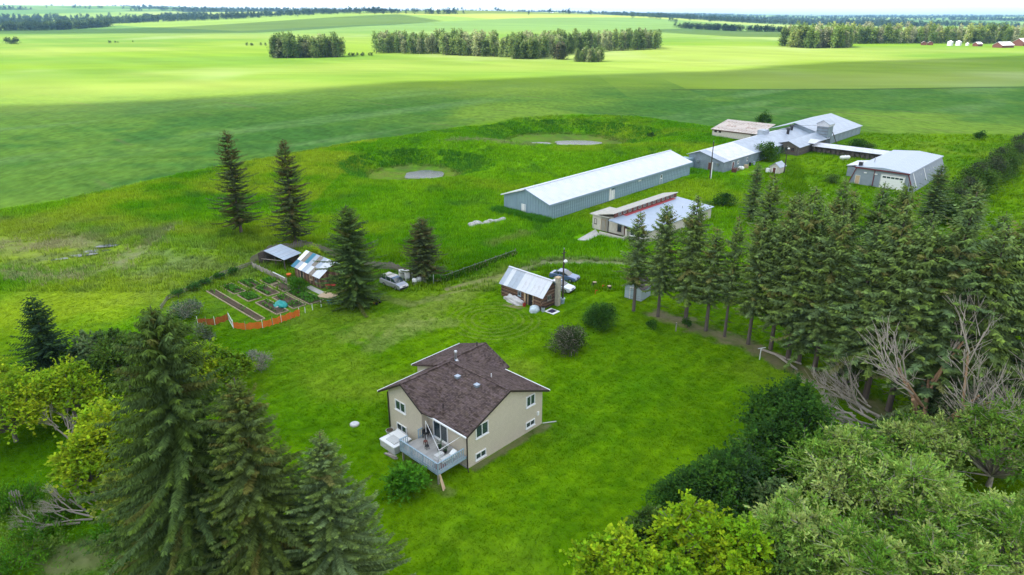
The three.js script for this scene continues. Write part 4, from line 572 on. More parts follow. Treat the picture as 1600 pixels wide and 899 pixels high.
// ---------------------------------------------------------------- vehicles
function car(name, label, cat, x, z, turn, paint, van) {
  const o = thing(name, label, cat, x, z, turn), L = van ? 4.9 : 4.6, W = 1.78, mt = new THREE.MeshPhysicalMaterial({ color: new THREE.Color().setRGB(...paint), roughness: 0.35, metalness: 0.25, clearcoat: 1, clearcoatRoughness: 0.08 });
  const prof = van ? [[-2.4, 0.35], [2.35, 0.32], [2.45, 0.6], [2.3, 0.85], [1.55, 1.02], [-2.35, 1.08], [-2.45, 0.7]] : [[-2.25, 0.35], [2.2, 0.32], [2.32, 0.55], [2.2, 0.78], [1.0, 0.95], [-1.5, 0.98], [-2.2, 0.92], [-2.32, 0.6]];
  const cab = van ? [[-2.3, 1.06], [1.6, 1.0], [0.75, 1.62], [0.2, 1.74], [-1.9, 1.74], [-2.2, 1.6]] : [[-1.85, 0.96], [1.15, 0.93], [0.35, 1.38], [-0.1, 1.46], [-0.9, 1.44], [-1.35, 1.3]];
  const ex = (pf, w, bev) => { const g = new THREE.ExtrudeGeometry(new THREE.Shape(pf.map(p => new THREE.Vector2(...p))), { depth: w - 2 * bev, bevelEnabled: true, bevelSize: bev, bevelThickness: bev, bevelSegments: 2 }); return g.translate(0, 0, -w / 2 + bev); };
  part(o, 'body', ex(prof, W, 0.08), mt); part(o, 'greenhouse', ex(cab, W - 0.22, 0.1), M.glass);
  const top = van ? [-1.95, 0.35, 1.80] : [-1.0, 0.05, 1.53]; part(o, 'roof_panel', bx(top[1] - top[0], 0.06, W - 0.3, (top[0] + top[1]) / 2, top[2], 0), mt);
  for (const s of [-1, 1]) { for (const px of van ? [-0.9, -1.95, 0.2] : [-0.5, -1.15]) part(o, 'pillar', bx(0.1, van ? 0.72 : 0.5, 0.05, px, van ? 1.42 : 1.22, s * (W / 2 - 0.1)), mt); part(o, 'mirror', bx(0.14, 0.12, 0.18, van ? 1.0 : 0.7, 1.02, s * (W / 2 + 0.08)), mt); part(o, 'headlight', bx(0.14, 0.14, 0.4, van ? 2.4 : 2.24, 0.7, s * 0.62), M.white); part(o, 'tail_light', bx(0.08, 0.2, 0.3, van ? -2.48 : -2.32, 0.8, s * 0.68), M.rust); }
  part(o, 'bumper', bx(0.2, 0.24, W - 0.06, L / 2 - 0.02, 0.42, 0), M.black); part(o, 'grille', bx(0.06, 0.14, 0.6, van ? 2.5 : 2.36, 0.66, 0), M.black);
  for (const wx of [1.42, -1.38]) for (const s of [-1, 1]) { const w = part(o, 'wheel', new THREE.CylinderGeometry(0.33, 0.33, 0.22, 18).rotateX(Math.PI / 2).translate(wx, 0.33, s * (W / 2 - 0.1)), M.rubber); part(w, 'rim', new THREE.CylinderGeometry(0.2, 0.2, 0.03, 12).rotateX(Math.PI / 2).translate(wx, 0.33, s * (W / 2 + 0.02)), M.steel); }
  return o;
}
car('parked_car', 'blue-grey sedan parked beyond the log shed', 'car', 8.5, -103.0, -0.52, [0.10, 0.16, 0.30]);
car('parked_car', 'white sedan parked right behind the log shed chimney', 'car', 7.4, -98.6, -0.60, [0.68, 0.70, 0.74]);
car('parked_van', 'silver minivan parked by the big spruce near the garden', 'van', -18.6, -99.9, -0.72, [0.42, 0.42, 0.46], true);
{
  const q = G(1310, 412), o = car('parked_pickup', 'dark vehicle half hidden among the windbreak spruces', 'car', q[0], q[1], -0.7, [0.02, 0.022, 0.026], true); o.userData.category = 'vehicle';
  // ride-on mower and a quad under the spruce
  const m = thing('riding_mower', 'small ride-on mower on the grass under the big spruce', 'mower', -20.3, -93.2, -0.5); part(m, 'hood', bx(0.7, 0.4, 0.5, 0.4, 0.6, 0), M.black); part(m, 'deck', cyl(0.5, 0.5, 0.16, 0, 0.16, 0, 16), std([0.5, 0.3, 0.03], 0.5)); part(m, 'seat', bx(0.35, 0.4, 0.42, -0.4, 0.75, 0), M.black); part(m, 'steering_wheel', new THREE.TorusGeometry(0.16, 0.025, 6, 14).rotateX(1.1).translate(0.02, 0.95, 0), M.black); part(m, 'fender', bx(0.6, 0.1, 0.9, -0.42, 0.5, 0), std([0.02, 0.06, 0.05], 0.4));
  for (const [x, z, r] of [[0.55, 0.38, 0.2], [0.55, -0.38, 0.2], [-0.45, 0.42, 0.28], [-0.45, -0.42, 0.28]]) part(m, 'wheel', new THREE.CylinderGeometry(r, r, 0.2, 14).rotateX(Math.PI / 2).translate(x, r, z), M.rubber);
  const a = thing('quad_bike', 'dark quad bike under the big spruce', 'quad', -22.2, -94.3, -0.9); part(a, 'body', lump(0.9, 0.45, 0.4, 3, 0.2).translate(0, 0.45, 0), M.black); part(a, 'seat', bx(0.6, 0.12, 0.3, -0.2, 0.92, 0), M.rubber); part(a, 'handlebar', bx(0.05, 0.05, 0.75, 0.45, 1.05, 0), M.steel); part(a, 'rack', bx(0.4, 0.04, 0.6, 0.8, 0.85, 0), M.steel); for (const x of [-0.6, 0.6]) for (const s of [-1, 1]) part(a, 'wheel', new THREE.CylinderGeometry(0.28, 0.28, 0.24, 14).rotateX(Math.PI / 2).translate(x, 0.28, s * 0.45), M.rubber);
  // white appliances and tanks behind the van
  const ap = [[-17.9, -103.4, 0.8, 1.5, 'tall white fridge behind the minivan'], [-16.9, -102.6, 0.75, 1.7, 'tall white freezer standing alone beside the path behind the van'], [-14.6, -102.6, 1.1, 1.0, 'low white chest freezer under the small spruce']];
  for (const [x, z, w, h, l] of ap) { const f = thing('appliance', l, 'appliance', x, z, 0.4); part(f, 'case', bx(w, h, 0.7, 0, h / 2, 0), M.white); part(f, 'door', bx(w - 0.04, h - 0.1, 0.05, 0, h / 2, 0.375), M.white); part(f, 'handle', bx(0.04, 0.4, 0.05, w * 0.36, h * 0.6, 0.42), M.steel); }
  for (const [x, z, l] of [[-15.5, -100.9, 'white plastic barrel nearest the lawn by the small spruce'], [-14.9, -101.6, 'white plastic barrel behind the nearest one']]) { const b = thing('plastic_barrel', l, 'barrel', x, z); part(b, 'barrel', new THREE.LatheGeometry([[0, 0], [0.3, 0], [0.36, 0.15], [0.37, 0.5], [0.36, 0.85], [0.28, 1.0], [0, 1.02]].map(p => new THREE.Vector2(...p)), 16), M.white); part(b, 'cap', cyl(0.06, 0.06, 0.05, 0.14, 1.0, 0, 8), M.black); }
  for (const [x, z, l] of [[-16.0, -102.0, 'first'], [-12.5, -101.1, 'second']]) { const p = thing('metal_post', `thin pale post by the appliances, ${l} from the van`, 'post', x, z); part(p, 'post', cyl(0.04, 0.04, 1.5, 0, 0, 0, 6), M.white); part(p, 'cap', cyl(0.055, 0.055, 0.06, 0, 1.5, 0, 6), M.steel); }
}
// half-hidden shed at the windbreak end
{
  const q = G(996, 470), o = thing('grey_shed', 'small pale blue shed behind the first windbreak spruce', 'shed', q[0], q[1], FARM + 0.1); part(o, 'wall', solid([[-2.2, 0], [0.6, 0], [0.6, 2.0], [-0.8, 2.9], [-2.2, 2.0]], 'x', 0, 3), std([0.33, 0.40, 0.46], 0.6)); part(o, 'roof_slope', slab([-0.3, 1.85, 0.9], [3.3, 1.85, 0.9], [3.3, 3.05, -0.8], [-0.3, 3.05, -0.8], 0.08), M.brown); part(o, 'roof_slope', slab([3.3, 1.85, -2.5], [-0.3, 1.85, -2.5], [-0.3, 3.05, -0.8], [3.3, 3.05, -0.8], 0.08), M.brown); doorAt(o, 'x-', 0, 0, -0.8, 0.9, 1.8, M.rail);
  for (const [px, py, n, l, m] of [[929, 446, 'stump', 'dark tree stump on the grass right of the cars', M.pole], [952, 452, 'chopping_block', 'dark wood block on the grass near the first windbreak spruce', M.pole]]) { const g = G(px, py), s = thing(n, l, 'stump', g[0], g[1]); part(s, 'block', cyl(0.4, 0.33, 0.55, 0, 0, 0, 10), m); part(s, 'root_flare', cyl(0.6, 0.4, 0.15, 0, 0, 0, 9), m); part(s, 'cut_face', cyl(0.3, 0.3, 0.02, 0, 0.55, 0, 10), M.tan); }
  for (const [px, py, l] of [[930, 460, 'orange marker stake beside the stump'], [941, 452, 'orange marker stake between stump and chopping block']]) { const g = G(px, py), s = thing('marker_stake', l, 'stake', g[0], g[1]); part(s, 'stake', bx(0.06, 0.7, 0.06, 0, 0.35, 0), M.orange); part(s, 'flag', bx(0.3, 0.16, 0.02, 0.16, 0.62, 0), M.orange); }
}

// ---------------------------------------------------------------- poles
function pole(label, px, py, h, lamp, white) { const q = G(px, py), o = thing('utility_pole', label, 'pole', q[0], q[1]); part(o, 'shaft', cyl(0.16, 0.1, h, 0, 0, 0, 10), M.pole); if (white) part(o, 'guard', cyl(0.13, 0.13, 4.5, 0.25, 0, 0.1, 8), M.white); part(o, 'insulator', cyl(0.05, 0.08, 0.25, 0, h, 0, 8), M.steel); if (lamp) part(o, 'yard_lamp', lump(0.3, 0.35, 0.3, 2, 0.05).translate(0.25, lamp, 0.15), M.white); part(o, 'crossarm', bx(0.9, 0.1, 0.1, 0, h - 0.5, 0, 0, FARM), M.pole); }
pole('tall wooden pole with a white guard before the long barn', 1109, 281, 9.7, 0, true); pole('dark wooden yard-light pole beside the log shed', 879, 474, 8.4, 6.6); pole('thin wooden pole beside the small gabled shed', 1225, 272, 7.2, 6.8);

// ---------------------------------------------------------------- garden, its shed and fences
const GO = [-35.1, -97.8]; let BEDS;
{
  const put = (nm, l, c, x, z, t = FARM, g) => { const w = toWorld(GO, x, z); return thing(nm, l, c, w[0], w[1], t, g); };
  const rows = BEDS = [[-8.4, -9, 1.2, 16.2, 'long bare soil bed on the outer side of the garden', 0.05], [-6.0, -9.5, 1.9, 4.7, 'half green bed at the far outer corner of the garden', 0.6], [-5.9, -3.9, 2.1, 3.6, 'bright green bed in the middle of the outer row', 0.95], [-5.4, 0.9, 1.9, 6.2, 'sparse bed under the green tarp', 0.3], [-3.1, -9.5, 2.1, 4.3, 'half green bed at the far inner corner of the garden', 0.5], [-2.9, -4.9, 2.0, 4.8, 'sparsely green bed at the centre of the garden', 0.45], [-2.7, 0.8, 2.1, 6.2, 'dark soil bed at the near side of the garden', 0.3], [-0.5, -7.2, 1.9, 2.9, 'lush green bed by the white fence', 1], [-0.3, -3.9, 2.0, 4.0, 'bare earth bed by the white fence end', 0.1], [-0.2, 0.7, 2.4, 6.6, 'weedy bed in front of the garden shed', 0.6]];
  const leafy = std([0.07, 0.2, 0.02], 0.95, { side: THREE.DoubleSide });
  rows.forEach(([x, z, w, d, l, green], k) => {
    const o = put('garden_bed', l, 'garden bed', x + w / 2, z + d / 2); part(o, 'soil', lumpy(w - 0.12, d - 0.12, 0.14, k), M.soil);
    part(o, 'border', bx(w, 0.12, 0.13, 0, 0.07, -d / 2, 0, 0.01), M.plank); part(o, 'border', bx(w, 0.12, 0.13, 0, 0.07, d / 2), M.plank); part(o, 'border', bx(0.14, 0.13, d - 0.14, -w / 2, 0.07, 0, 0, 0.004), M.plank); part(o, 'border', bx(0.14, 0.13, d - 0.14, w / 2, 0.07, 0), M.plank);
    const r = rng(40 + k), pos = []; for (let i = 0; i < w * d * 60 * green; i++) { const px = (r() - 0.5) * (w - 0.4), pz = (Math.round((r() - 0.5) * (d - 0.5) / 0.42) * 0.42) + (r() - 0.5) * 0.22, s = 0.10 + r() * 0.16, a = r() * 6.28; if (green < 0.9 && vn(px + k * 7, pz * 0.6 + k) < 0.55 - green * 0.6) continue; pos.push(px, 0.1, pz, px + Math.cos(a) * s, 0.16 + s, pz + Math.sin(a) * s, px - Math.sin(a) * s, 0.13 + s, pz + Math.cos(a) * s); }
    if (pos.length) part(o, 'seedlings', soup(pos), leafy).userData.kind = 'stuff';
  });
  const tp = put('green_tarp', 'turquoise tarp bunched on the sparse garden bed', 'tarp', -3.4, 4.6); part(tp, 'tarp', lump(0.9, 0.5, 1.3, 5, 0.45).translate(0, 0.12, 0), M.tarp); part(tp, 'weight', bx(0.4, 0.12, 0.2, -0.7, 0.2, 0.4), M.rock);
  // garden shed with a patched roof
  const s = put('garden_shed', 'small plank garden shed with a patchwork metal roof', 'shed', 4.5, 3), W = 5.2, Z = 7.7, m = W / 2;
  part(s, 'core', solid([[0, 0], [W, 0], [W, 2.0], [m, 3.6], [0, 2.0]], 'z', -Z, 0), M.darkWood); for (let i = 0; i < 16; i++) part(s, 'wall_board', bx(0.06, 1.85 + 0.05 * (i % 3), 0.44, -0.035, 0.95, -0.25 - i * 0.48), M.logs[(i * 3) % 4]); for (let i = 0; i < 10; i++) { const x = 0.28 + i * 0.52, h = 2.0 + 1.5 * (1 - Math.abs(x - m) / m); part(s, 'wall_board', bx(0.48, h, 0.06, x, h / 2, 0.035), M.logs[(i * 5 + 1) % 4]); }
  doorAt(s, 'x-', -0.07, 0.05, -5.4, 0.85, 1.7, M.black, M.tan); windowAt(s, 'x-', -0.07, 1.2, -2.6, 0.7, 0.7, 1, M.tan); windowAt(s, 'x-', -0.07, 1.2, -1.2, 0.6, 0.7, 0, M.greyPlank);
  const pal = [[M.white, M.teal], [M.greyPlank, M.greyRoof], [M.teal, M.white], [M.greyRoof, M.greyRoof], [M.greyPlank, M.shedRoof], [M.greyRoof, M.greyPlank], [M.shedRoof, M.shedRoof], [M.shedRoof, M.shedRoof]], pw = (Z + 0.8) / 8;
  for (let i = 0; i < 8; i++) for (let j = 0; j < 2; j++) { const za = -Z - 0.4 + i * pw + 0.005, zb = za + pw - 0.01, X = t => -0.45 + (m + 0.45) * t, Y = t => 1.88 + 1.95 * t, t0 = j ? 0.42 : 0, t1 = j ? 1 : 0.45, u = 0.02 * j + 0.012 * (i % 2); part(s, 'roof_panel', slab([X(t0), Y(t0) + u, za], [X(t0), Y(t0) + u, zb], [X(t1), Y(t1) + u, zb], [X(t1), Y(t1) + u, za], 0.03), pal[i][1 - j]); }
  part(s, 'roof_panel', slab([W + 0.45, 1.88, 0.4], [W + 0.45, 1.88, -Z - 0.4], [m, 3.83, -Z - 0.4], [m, 3.83, 0.4], 0.04), M.greyRoof);
  // open lean-to
  const le = put('lean_to', 'dark open lean-to with a grey sheet roof at the far garden corner', 'lean-to', 3.3, -8.2); part(le, 'rear_wall', bx(0.08, 2.2, 6.2, 4.2, 1.1, -3.4), M.darkWood); part(le, 'side_wall', bx(4.2, 2.0, 0.08, 2.1, 1.0, -6.5), M.darkWood); for (let i = 0; i < 5; i++) part(le, 'roof_sheet', slab([1.2, 2.05 + 0.01 * (i % 2), -6.8 + i * 1.4], [1.2, 2.05 + 0.01 * (i % 2), -5.43 + i * 1.4], [4.5, 2.5, -5.43 + i * 1.4], [4.5, 2.5, -6.8 + i * 1.4], 0.04), i % 2 ? M.greyRoof : M.shopRoof); for (const z of [-6.4, -3, 0]) part(le, 'post', bx(0.14, 2.0, 0.14, 1.3, 1.0, z), M.darkWood); part(le, 'beam', rod([0.4, 0.9, -6.3], [1.4, 1.6, -1], 0.07), M.greyPlank);
  // fences
  const fence = (name, label, pts, h, mat, step, bw, lean = 0, railMat) => {
    const o = put(name, label, 'fence', pts[0][0], pts[0][1]); let n = 0; const r = rng(label.length * 7);
    for (let i = 0; i < pts.length - 1; i++) { const a = [pts[i][0] - pts[0][0], pts[i][1] - pts[0][1]], b = [pts[i + 1][0] - pts[0][0], pts[i + 1][1] - pts[0][1]], L = Math.hypot(b[0] - a[0], b[1] - a[1]), t = Math.atan2(-(b[1] - a[1]), b[0] - a[0]), k = Math.max(1, Math.round(L / step)); for (const y of [h * 0.3, h * 0.75]) part(o, 'fence_rail', bx(L, 0.09, 0.05, 0, 0, 0).rotateY(t).translate((a[0] + b[0]) / 2, y, (a[1] + b[1]) / 2), railMat || mat); for (let j = 0; j < k; j++) { const u = (j + 0.5) / k, hh = h * (0.88 + 0.2 * r()); part(o, 'board', bx(bw * (0.8 + 0.3 * r()), hh, 0.03, 0, hh / 2, 0.045, 0, 0, (r() - 0.5) * 0.08 + lean).rotateY(t).translate(a[0] + (b[0] - a[0]) * u, 0, a[1] + (b[1] - a[1]) * u), mat); n++; } }
    return o;
  };
  fence('picket_fence', 'low weathered picket fence along the outer edge of the garden', [[-16.1, -6.9], [-13.8, -10], [-11.2, -10.9], [-9, -11.7], [-6.3, -12.9], [-3.3, -14.3], [-1.3, -14.4], [2.1, -15.3]], 0.75, M.greyPlank, 0.3, 0.1);
  fence('plank_fence', 'dark upright plank fence behind the garden lean-to', [[2.1, -15.3], [7.9, -19.0], [10.4, -17.6], [13.7, -16.9], [14.3, -9.4], [14.4, -4]], 1.5, M.greyPlank, 0.3, 0.2, 0, M.oldWood);
  fence('plank_fence', 'grey plank fence behind the minivan', [[14.6, 0], [17.5, 4], [17.3, 8.5], [17.5, 12]], 1.3, M.greyPlank, 0.24, 0.2, 0, M.paleWood);
  // white board fence between the beds and the lean-to
  const wf = put('board_fence', 'low white board fence between the beds and the lean-to', 'fence', 1.85, -14.3); for (let i = 0; i < 9; i++) part(wf, 'board', bx(0.05, i < 5 ? 0.85 : 0.7, 1.15, 0.03 * i * 0.4, 0.46, 0.6 + i * 1.24), i === 5 || i === 6 ? M.greyPlank : M.paleWood); for (let i = 0; i < 10; i++) part(wf, 'post', bx(0.1, 1.0, 0.1, 0.07 + 0.03 * i * 0.4, 0.5, i * 1.24), M.paleWood); part(wf, 'top_rail', bx(0.1, 0.06, 4, 0.1, 0.93, 8.9), M.white);
  // orange snow fence
  const of = (label, pts, red) => { const o = put('snow_fence', label, 'fence', pts[0][0], pts[0][1]), b = pts.map(p => [p[0] - pts[0][0], p[1] - pts[0][1]]), mat = red ? std([0.36, 0.05, 0.012], 0.7, { side: THREE.DoubleSide }) : M.orange; for (let i = 0; i < b.length; i++) part(o, 'post', cyl(0.035, 0.035, 1.3, b[i][0], 0, b[i][1], 6), i % 2 ? M.paleWood : M.white); for (let i = 0; i < b.length - 1; i++) { const [ax, az] = b[i], [cx, cz] = b[i + 1], n = 10, strips = []; const P = (t, y) => { const w = 0.10 * Math.sin(t * 9 + i) * (0.5 + y); return [ax + (cx - ax) * t + w * 0.5, y + 0.06 * Math.sin(t * 14 + y * 3 + i), az + (cz - az) * t + w]; }; for (let k = 0; k < n; k++) for (let q = 0; q < 5; q++) { const y0 = 0.06 + q * 0.19, y1 = y0 + 0.15, t0 = k / n, t1 = (k + 1) / n; strips.push(slab(P(t0, y0), P(t1, y0), P(t1, y1), P(t0, y1), 0.006)); } for (let k = 0; k <= n; k++) { const t0 = Math.min(k / n, 0.985); strips.push(slab(P(t0, 0.05), P(t0 + 0.015, 0.05), P(t0 + 0.015, 0.97), P(t0, 0.97), 0.008)); } part(o, 'mesh_panel', join(strips), mat); } return o; };
  of('sagging red-orange snow fence by the grey shrubs', [[-14.6, 2.4], [-13.8, 3.3], [-13.0, 4.2], [-10.9, 3.9]], true); of('bright orange snow fence along the near end of the garden', [[-11.7, 7.0], [-10.8, 8.7], [-8.9, 9.8], [-7.5, 10.0], [-6.2, 10.0], [-4.7, 9.9], [-3.3, 9.8]]);
  const gt = put('garden_gate', 'white wire gate between the two orange fences', 'gate', -10.9, 3.9); part(gt, 'frame', join([rod([0, 0.05, 0], [0, 1.1, 0], 0.035), rod([-0.8, 0.05, 3.0], [-0.8, 1.1, 3.0], 0.035), rod([0, 1.1, 0], [-0.8, 1.1, 3], 0.03), rod([0, 0.1, 0], [-0.8, 0.1, 3], 0.03)]), M.white); part(gt, 'wire', join([0.35, 0.6, 0.85].map(y => rod([0, y, 0], [-0.8, y, 3], 0.012))), M.steel);
  // front edge clutter
  const pa = put('gravel_patio', 'pale gravel patio in front of the garden shed', 'patio', 3.4, 5.2); part(pa, 'slab', bx(2.0, 0.06, 3.6, 0.4, 0.05, 1.4, 0, 0.35), M.tan); part(pa, 'path', bx(1.0, 0.05, 4.6, 0.1, 0.04, -2.2), M.concrete);
  const cr = [['plastic_tub', 'red plastic tub at the garden shed corner', 'tub', 5.3, 3.6, M.rust], ['plastic_tub', 'second red tub beside the garden shed corner', 'tub', 5.9, 4.2, M.rust], ['plastic_tub', 'orange tub behind the garden shed', 'tub', 3.6, -5.3, M.orange], ['plastic_tub', 'teal tub at the near garden edge', 'tub', 2.2, 9.0, M.teal], ['plastic_tub', 'black tub beside the teal tub at the garden edge', 'tub', 2.9, 9.2, M.black], ['plastic_tub', 'blue-grey tub third along the near garden edge', 'tub', 3.7, 9.0, M.greyRoof]];
  for (const [n, l, c, x, z, mt] of cr) { const o = put(n, l, c, x, z); part(o, 'tub', cyl(0.3, 0.4, 0.55, 0, 0, 0, 14), mt); part(o, 'rim', new THREE.TorusGeometry(0.4, 0.035, 6, 16).rotateX(Math.PI / 2).translate(0, 0.55, 0), mt); }
  for (const [x, z, l] of [[-2.2, 9.5, 'white garden stake nearest the orange fence end'], [-0.9, 9.3, 'short white garden stake second from the orange fence end'], [0.6, 9.2, 'white garden stake nearest the teal tub']]) { const o = put('garden_stake', l, 'stake', x, z); part(o, 'stake', bx(0.07, 0.95, 0.07, 0, 0.47, 0), M.white); part(o, 'tip', bx(0.09, 0.06, 0.09, 0, 0.97, 0), M.paleWood); }
}
function lumpy(w, d, h, seed) { const g = new THREE.PlaneGeometry(w, d, 8, 12).rotateX(-Math.PI / 2), p = g.attributes.position; for (let i = 0; i < p.count; i++) p.setY(i, 0.03 + h * vn(p.getX(i) * 2 + seed * 9, p.getZ(i) * 2.4)); g.computeVertexNormals(); return g; }

// overgrown fence line between the pasture and the yard
{
  const a = G(688, 441), b = G(806, 398), dx = b[0] - a[0], dz = b[1] - a[1], L = Math.hypot(dx, dz), o = thing('overgrown_fence', 'overgrown fence line of rank grass between the pasture and the track', 'fence', a[0], a[1], Math.atan2(-dz, dx)), r = rng(620);
  for (let i = 0; i <= 7; i++) part(o, 'post', bx(0.1, 0.95 + 0.3 * r(), 0.1, i * L / 7, 0.6, (r() - 0.5) * 0.2, 0, r(), (r() - 0.5) * 0.12), M.greyPlank);
  for (const y of [0.5, 0.9]) part(o, 'fence_wire', rod([0, y, 0], [L, y, 0], 0.015, 0.015, 4), M.steel);
  const pos = [], col = []; for (let i = 0; i < L * 190; i++) { const x = r() * L, z = (r() + r() - 1) * 0.95, h = 0.35 + 0.75 * r() * (1 - Math.abs(z) * 0.5), q = r() * 6.28, v = 0.7 + 0.6 * r(), dry = r() < 0.16; lozenge(pos, col, [x, 0, z], [(r() - 0.5) * 0.5, h, (r() - 0.5) * 0.5], Math.cos(q), 0, Math.sin(q), 0.07, dry ? [0.30 * v, 0.27 * v, 0.12 * v] : [0.055 * v, 0.15 * v, 0.008]); }
  part(o, 'rank_grass', soft(soup(pos, col), 0.4, 0.1), new THREE.MeshPhysicalMaterial({ vertexColors: true, roughness: 0.95, transmission: 0.3, thickness: 0, specularIntensity: 0.03, side: THREE.DoubleSide })).userData.kind = 'stuff';
}

// ---------------------------------------------------------------- small things on the lawn
{
  const q = G(1187, 562), o = thing('clothesline_post', 'white T-shaped clothesline post beside fallen logs', 'post', q[0], q[1], 0.3); part(o, 'post', cyl(0.06, 0.05, 1.6, 0, 0, 0, 8), M.white); part(o, 'arm', bx(1.1, 0.07, 0.07, 0.1, 1.58, 0), M.white);
  for (const [a, b, l] of [[[1190, 548], [1252, 571], 'long pale log lying beside the clothesline post'], [[1212, 556], [1246, 580], 'shorter log lying across the end of the long log']]) { const s = G(...a), e = G(...b), lg = thing('fallen_log', l, 'log', s[0], s[1]); part(lg, 'trunk', rod([0, 0.18, 0], [e[0] - s[0], 0.16, e[1] - s[1]], 0.17, 0.12, 9), M.paleWood); part(lg, 'cut_end', rod([-0.02, 0.18, 0.01], [-0.05, 0.18, 0.02], 0.165, 0.165, 9), M.tan); }
  const p = G(1056, 518), st = thing('stake_post', 'short pale post standing in the lawn near the windbreak', 'post', p[0], p[1]); part(st, 'post', bx(0.12, 1.25, 0.12, 0, 0.62, 0), M.paleWood); part(st, 'cap', bx(0.16, 0.05, 0.16, 0, 1.27, 0), M.paleWood);
  const w = G(30, 800), sw = thing('wooden_trellis', 'grey wooden trellis leaning among the weeds at the left edge', 'trellis', w[0], w[1], 0.3); for (let i = 0; i < 5; i++) part(sw, 'slat', bx(0.09, 2.0 + 0.25 * (i % 2), 0.05, -0.4 + i * 0.2, 1.05, 0, -0.15, 0, 0.03 * (i - 2)), M.greyPlank); for (const y of [0.5, 1.5]) part(sw, 'crossbar', bx(1.05, 0.1, 0.05, 0, y, 0.08 - y * 0.15), M.greyPlank);
}

// ---------------------------------------------------------------- trees
const leafMat = (t = 0.3) => new THREE.MeshPhysicalMaterial({ vertexColors: true, roughness: 0.95, transmission: t, thickness: 0, specularIntensity: 0.03, side: THREE.DoubleSide });
const NEEDLE = leafMat(0.12), LEAF = leafMat(0.35), BARK = speck([0.125, 0.105, 0.088], 0.5, [0.8, 0.4], 0.95), GREYBARK = speck([0.17, 0.15, 0.13], 0.45, [0.8, 0.4], 0.95), DEAD = speck([0.33, 0.29, 0.235], 0.4, [0.8, 0.8], 0.95);
// one spray of needles or one leaf: a folded lozenge from p along d, width w
function lozenge(pos, col, p, d, sx, sy, sz, w, c, fold = 0.25) {
  const l = p, tx = l[0] + d[0], ty = l[1] + d[1], tz = l[2] + d[2], mx = l[0] + d[0] * 0.5, my = l[1] + d[1] * 0.5 - w * fold, mz = l[2] + d[2] * 0.5;
  pos.push(l[0], l[1], l[2], mx + sx * w, my + sy * w, mz + sz * w, tx, ty, tz, l[0], l[1], l[2], tx, ty, tz, mx - sx * w, my - sy * w, mz - sz * w);
  for (let i = 0; i < 6; i++) col.push(c[0], c[1], c[2]);
}
function spruceParts(seed, H, R, o = {}) {
  const r = rng(seed), pos = [], col = [], y0 = H * (o.clear ?? 0.12), gap = (o.gap ?? 0.42), fine = o.fine ?? 1, base = o.color ?? [0.122, 0.178, 0.050], brown = o.brown ?? 0.25, lean = (r() - 0.5) * 0.03 * H;
  const shape = o.shape ?? 0.8; let y = y0, k = 0;
  while (y < H - 0.25) {
    const t = (y - y0) / (H - y0), n = Math.round((o.n ?? 6) * (0.8 + 0.5 * (1 - t))); const whorl = 0.75 + 0.5 * r();
    for (let b = 0; b < n; b++) {
      const a = k * 2.4 + b * 6.283 / n + (r() - 0.5) * 0.5, prof = Math.pow(1 - t, shape) * Math.min(1, 0.55 + t * 4), L = Math.max(0.25, R * prof * whorl * (0.62 + 0.55 * r())), ca = Math.cos(a), sa = Math.sin(a);
      const s0 = 0.45 * t * t + 0.05 - (o.droop ?? 0.55) * (1 - t) + (r() - 0.5) * 0.55, up = 0.30 * (1 - t) + 0.05, yb = y + (r() - 0.5) * gap; const shade = 0.84 + 0.32 * r(), bk = r() < brown * (t > 0.7 ? 1.6 : 0.5);
      const bc = bk ? [base[0] * 1.35, base[1] * 0.95, base[2] * 0.95] : [base[0] * shade, base[1] * shade, base[2] * shade * (0.7 + 0.7 * r())];
      const step = 0.24 / fine, m = Math.max(2, Math.round(L / step));
      for (let i = 1; i <= m; i++) {
        const s = i / m, d = L * s, py = yb + L * (s0 * s + up * s * s), px = ca * d + lean * (py / H) ** 2, pz = sa * d, tw = (0.30 + 0.28 * (1 - s)) * (o.twig ?? 1) * Math.min(1, 0.45 + L * 0.4);
        for (let q = 0; q < 3; q++) {
          const side = q === 2 ? 0 : q ? 1 : -1, ang = a + side * (0.75 + 0.35 * r()) + (r() - 0.5) * 0.3, dl = tw * (0.7 + 0.6 * r()), dy = q === 2 ? -0.55 * dl * (o.hang ?? 1) + (i === m ? 0.5 * dl : 0) : (-0.28 + 0.35 * (r() - 0.5)) * dl * (o.hang ?? 1), cc = Math.cos(ang), ss = Math.sin(ang), v = 0.6 + 0.8 * r(), tip = i > m - 2 && !bk ? 1.25 : 1;
          lozenge(pos, col, [px, py, pz], [cc * dl, dy, ss * dl], -ss, 0.15 * (r() - 0.5), cc, 0.085 * (o.width ?? 1) * (0.8 + 0.5 * r()) * (0.6 + tw), [bc[0] * v * tip, bc[1] * v * tip, bc[2] * v]);
        }
      }
    }
    y += gap * (0.75 + 0.5 * r()) * (1 - 0.35 * t); k++;
  }
  const trunk = new THREE.CylinderGeometry(0.03, H * 0.014 + 0.06, H, 8, 6).translate(0, H / 2, 0), p = trunk.attributes.position; for (let i = 0; i < p.count; i++) p.setX(i, p.getX(i) + lean * (p.getY(i) / H) ** 2);
  const dead = []; if ((o.clear ?? 0) > 0.15) for (let i = 0; i < 26; i++) { const yy = H * (0.06 + r() * (o.clear + 0.05)), a = r() * 6.28, L = 0.5 + r() * R * 0.5; dead.push(rod([0, yy, 0], [Math.cos(a) * L, yy - 0.1 * L, Math.sin(a) * L], 0.03, 0.01, 4)); }
  return { trunk, crown: soft(soup(pos, col), 0.35, 0.8), dead: dead.length ? join(dead) : null };
}
